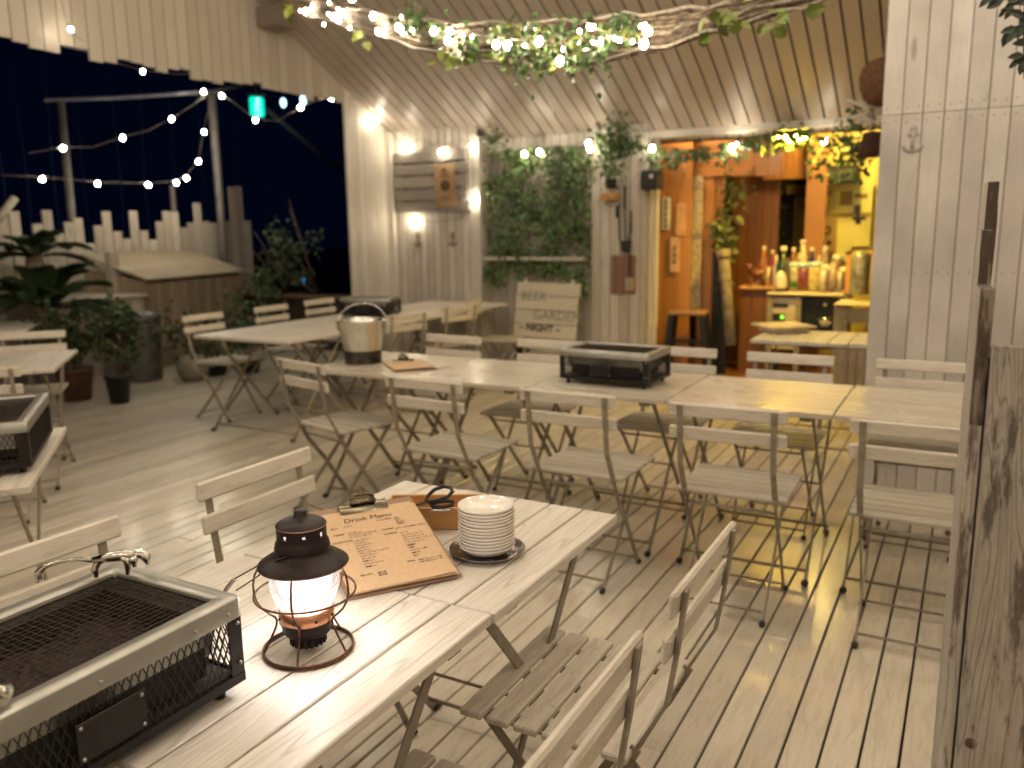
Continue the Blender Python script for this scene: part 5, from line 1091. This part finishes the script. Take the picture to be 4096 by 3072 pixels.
while y < Y1: mb.box((-7.56, y+.003, 0), (-7.54, min(y+.12, Y1)-.003, .76)); y += .12
mb.box((-8.3, Y0, 0), (-7.565, Y0+.02, .76)); mb.box((-8.3, Y1-.02, 0), (-7.565, Y1, .76)); mb.build('front_planks', M_FENCE, t); mb = MB(); mb.box((-8.32, Y0-.04, .765), (-7.48, Y1+.02, .80), bev=.004); mb.build('top', M_FENCE, t)
t = thing('inner_post', 'short square white post on top of the low cabinet', 'post'); c = q(243, 575, -7.9); mb = MB(); mb.box((-7.95, c.y-.05, .802), (-7.85, c.y+.05, q(243, 544, -7.9).z), bev=.005); mb.build('post', M_FENCE, t)
t = thing('dark_planter_box', 'long dark brown planter box under the shrub, beside the dark opening', 'planter'); mb = MB(); a = AZ(990, 1380, .0); mb.box((-8.6, 7.55, 0), (-6.2, 8.3, .62), bev=.01); mb.build('box', M_DARKBOX, t); mb = MB(); mb.box((-8.65, 7.5, .622), (-6.1, 7.62, .66)); mb.build('rim', plain('rim_brown', (.13, .075, .045), .7), t)
t = thing('dark_side_wall', 'low dark brown wall running behind the back-left tables', 'wall'); mb = MB(); mb.box((-6.1, 7.6, 0), (-4.9, 7.75, .66)); mb.build('wall', M_DARKBOX, t)
def bush(name, label, c, sp, n, L0, L1, mat, cat='plant', stems=8, base=None):
    t = thing(name, label, cat); mb = MB(); c = Vector(c)
    for j in range(max(3, n//60)):
        o_ = Vector((random.gauss(0, sp[0]), random.gauss(0, sp[1]), random.gauss(0, sp[2]))); foliage(mb, c+o_, (sp[0]*.35, sp[1]*.35, sp[2]*.35), 60, L0, L1, 0)
    mb.build('leaves', mat, t); mb = MB(); b = Vector(base if base else (c.x, c.y, c.z-sp[2]*2))
    for j in range(stems): e = c+Vector((random.gauss(0, sp[0]), random.gauss(0, sp[1]), random.gauss(.05, sp[2]))); mb.tube([b, (b+e)/2+Vector((random.gauss(0, .03), random.gauss(0, .03), 0)), e], [.009, .007, .003], 5)
    mb.build('stem', M_TWIG, t); return t
bush('shrub', 'dark leafy shrub growing from the dark planter box', q(590, 560, -7.5)+Vector((0, 0, 0)), (.2, .24, .2), 700, .03, .07, M_SHRUB, base=(-7.6, 7.9, .62))
bush('twiggy_shrub', 'sparse tall twigs rising beside the dark opening', q(640, 540, -7.3), (.2, .2, .3), 150, .02, .05, M_SHRUB, base=(-7.2, 8.0, .62))
# palm
def palm(c, nf, L, label, mat=M_PALM, pot=None):
    t = thing('palm_plant', label, 'palm', c); mb = MB()
    for i in range(nf):
        a = 2*math.pi*i/nf*1.618*2+random.uniform(-.2, .2); el = random.uniform(.35, 1.2); Lf = L*random.uniform(.8, 1.1); pts = []
        for j in range(11): s = j/10; r = Lf*s*math.cos(el)*(1+.15*s); z = Lf*s*math.sin(el)-.75*Lf*s*s*(.55+.3*math.cos(el)); pts.append(Vector((r*math.cos(a), r*math.sin(a), z)))
        mb.tube(pts, [.008*(1-.8*j/10) for j in range(11)], 5)
        for j in range(2, 40):
            s = j/40; u = s*10; jj = min(int(u), 9); p = pts[jj].lerp(pts[jj+1], u-jj); dv = (pts[jj+1]-pts[jj]).normalized(); sd = dv.cross(Vector((0, 0, 1))).normalized(); ll = .24*L/.9*math.sin(math.pi*min(1, s*1.05+.05))**.6
            for sg in (-1, 1): mb.leaf(p, sd*sg+dv*.9+Vector((0, 0, .25)), (0, 0, 1), ll, .017)
    mb.build('fronds', mat, t); mb = MB(); mb.lathe([(.0001, -.35), (.09, -.35), (.1, -.1), (.07, .03), (.0001, .06)], 14); mb.build('trunk', M_OLD, t); return t
pc = q(105, 672, -7.15); palm(tuple(pc), 18, .85, 'large dark cycad palm with arching fronds at the far left'); 
palm(tuple(q(75, 560, -7.9)), 14, .65, 'second dark palm behind, in front of the picket tops')
t = thing('palm_pot', 'white tapered planter holding the large palm', 'planter', (pc.x, pc.y, 0)); mb = MB(); mb.lathe([(.0001, 0), (.17, 0), (.23, .5), (.25, .52), (.22, .52), (.0001, .48)], 20); mb.build('pot', M_STONE, t)
def potplant(name, lab, px, py, r, h, mat, sp, n, leafmat=M_SHRUB, up=.0):
    c = AZ(px, py, 0)
    t = thing(name, lab, 'potted plant', (c.x, c.y, 0)); mb = MB(); mb.lathe([(.0001, 0), (r*.75, 0), (r, h), (r*1.08, h), (r*1.08, h+.02), (r*.9, h+.02), (.0001, h-.02)], 22); mb.build('pot', mat, t)
    mb = MB()
    for j in range(n//40): foliage(mb, Vector((random.gauss(0, sp), random.gauss(0, sp), h+.12+up+abs(random.gauss(0, sp*1.6)))), (sp*.5, sp*.5, sp*.5), 40, .03, .07, -.2)
    mb.build('leaves', leafmat, t); mb = MB()
    for j in range(7): mb.tube([(0, 0, h-.02), (random.gauss(0, sp*.5), random.gauss(0, sp*.5), h+.15+up), (random.gauss(0, sp), random.gauss(0, sp), h+.3+up)], .005, 5)
    mb.build('stem', M_TWIG, t)
potplant('potted_plant', 'leafy plant in a reddish terracotta pot on the deck at left', 310, 1600, .15, .26, M_TERRA, .13, 700)
potplant('potted_plant', 'slender dark green plant in a black pot on the deck', 480, 1610, .10, .22, M_BLK, .11, 640, up=.08)
potplant('potted_plant', 'low dark plant beside the grey stone pot under the back-left table', 870, 1500, .12, .14, M_BLK, .16, 600)
potplant('potted_plant', 'dark plant in a low pot in front of the storage box', 1000, 1490, .12, .14, M_BLK, .14, 500)
c = AZ(775, 1520, 0); t = thing('stone_pot', 'round pale grey stone pot lying on the deck in front of the storage box', 'pot', (c.x, c.y, 0)); mb = MB(); mb.lathe([(.0001, 0), (.09, .0), (.14, .06), (.155, .13), (.14, .2), (.10, .24), (.09, .235), (.0001, .2)], 22); mb.build('pot', M_STONE, t)
c = AZ(555, 1530, 0); t = thing('zinc_bin', 'grey ribbed zinc bin with a lid beside the storage box', 'bin', (c.x-.12, c.y+.12, 0)); t.scale = (1.18, 1.18, 1.12); mb = MB(); pr_ = [(.0001, 0), (.17, 0)]+[(.17+.015*i/10+(.003 if i % 2 else 0), .02+.5*i/10) for i in range(11)]+[(.0001, .54)]; mb.lathe(pr_, 26); mb.build('drum', M_ZINC, t); mb = MB(); mb.lathe([(.198, .53), (.2, .56), (.12, .59), (.0001, .6)], 26); mb.build('lid', M_ZINC, t)
# poles and bar
def pole(label, pts, r): t = thing('pole', label, 'pole'); mb = MB(); mb.tube(pts, r, 10); mb.build('shaft', plain('pole_grey', (.17, .15, .14), .5, .2, noise=.2), t)
pR = q(457, 205, -8.35); pole('tall round pole at the right end of the picket fence', [(-8.35, pR.y, 0), (-8.35, pR.y, pR.z)], .05)
pL = q(124, 215, -8.62); pole('square weathered pole behind the picket fence at left', [(-8.62, pL.y, 0), (-8.62, pL.y+.03, pL.z)], .042)
t = thing('cross_bar', 'thin horizontal bar between the two poles', 'bar'); mb = MB(); mb.tube([q(95, 216, -8.35), q(250, 211, -8.35), q(455, 198, -8.35), q(535, 182, -8.2)], .022, 8); mb.build('bar', plain('bar_grey', (.10, .10, .13), .5, .2), t)
t = thing('thin_post', 'thin dark post behind the middle of the picket fence', 'post'); mb = MB(); a = q(371, 400, -8.7); mb.tube([(-8.7, a.y, 0), (-8.7, a.y, a.z)], .03, 8); mb.build('shaft', plain('post_dark', (.16, .13, .11), .6), t)
t = thing('leaning_stick', 'pale stick leaning at the far left edge above the fence', 'stick'); mb = MB(); mb.tube([q(-10, 482, -8.3), q(32, 428, -8.3)], .04, 8); mb.build('stick', M_FENCE, t)
t = thing('guy_rope', 'faint dark rope slanting down to the wall corner in the night opening', 'rope'); mb = MB(); mb.tube([q(575, 235, -8.6), q(740, 372, -8.6)], .035, 6); mb.build('rope', plain('rope_blue', (.05, .06, .10), .8), t)
t = thing('strand_net', 'faint dark blue vertical strands hanging in the night opening', 'net'); mb = MB()
for px in (-40, 20, 95, 158, 232, 300, 356, 420, 500, 560, 610, 680, 730):
    a = q(px, 130, -12); b = q(px+62-px*.07, 640, -12); mb.tube([a, (a+b)/2+Vector((0, random.uniform(-.1, .1), 0)), b], random.uniform(.006, .014), 5)
mb.build('strand', M_NET, t)
t = thing('exit_sign', 'glowing green hanging sign with white symbol in the night opening', 'sign'); c = q(555, 230, -8.9); M = Matrix.Translation(c) @ Matrix.Rotation(rad(58), 4, 'Z'); mb = MB()
mb.box((-.10, -.03, -.14), (.10, .03, .13), M, bev=.025); mb.build('panel', M_GREEN, t)
mb = MB(); 
mb.lathe([(.0001, 0), (.03, 0)], 14, M=M @ Matrix.Translation((.01, -.032, .085)) @ Matrix.Rotation(rad(90), 4, 'X'))
for x0_, z0_, x1_, z1_, w_ in ((.01, .07, -.01, -.02, .045), (-.01, -.02, .05, -.09, .03), (-.01, -.02, -.05, -.10, .03), (.0, .05, .06, .02, .022), (.0, .05, -.06, .02, .022), (-.06, -.15, .06, -.15, .03)):
    mb.bar(M @ Vector((x0_*.7, -.033, z0_*.75)), M @ Vector((x1_*.7, -.033, z1_*.75)), w_*.7, .004, M.to_3x3() @ Vector((0, 1, 0)))
mb.build('symbol', M_GREENW, t); mb = MB(); mb.box((-.13, -.02, .14), (.13, .02, .17), M); mb.bar(c+Vector((0, 0, .16)), c+Vector((0, 0, .6)), .03, .03, (1, 0, 0)); mb.build('bracket', M_ZINC, t)
for i, (px, py, R) in enumerate(((612, 222, .05), (655, 216, .055))):
    t = thing('distant_lamp', ('small pale blue light between the green sign and the wall corner', 'pale blue light right above the last outdoor bulb')[i], 'lamp'); mb = MB(); mb.ball(q(px, py, -11), R, 8, (1, 1, 1.6)); mb.build('glow', emit('blue_lamp', (.45, .8, 1.0), 1.6), t)
t = thing('distant_lamp', 'dim blue light low in the night opening behind the shrub', 'lamp'); mb = MB(); mb.ball(q(655, 605, -11), .03, 8, (1, 1, 2.5)); mb.build('glow', emit('blue_dim', (.05, .2, .5), .5), t)
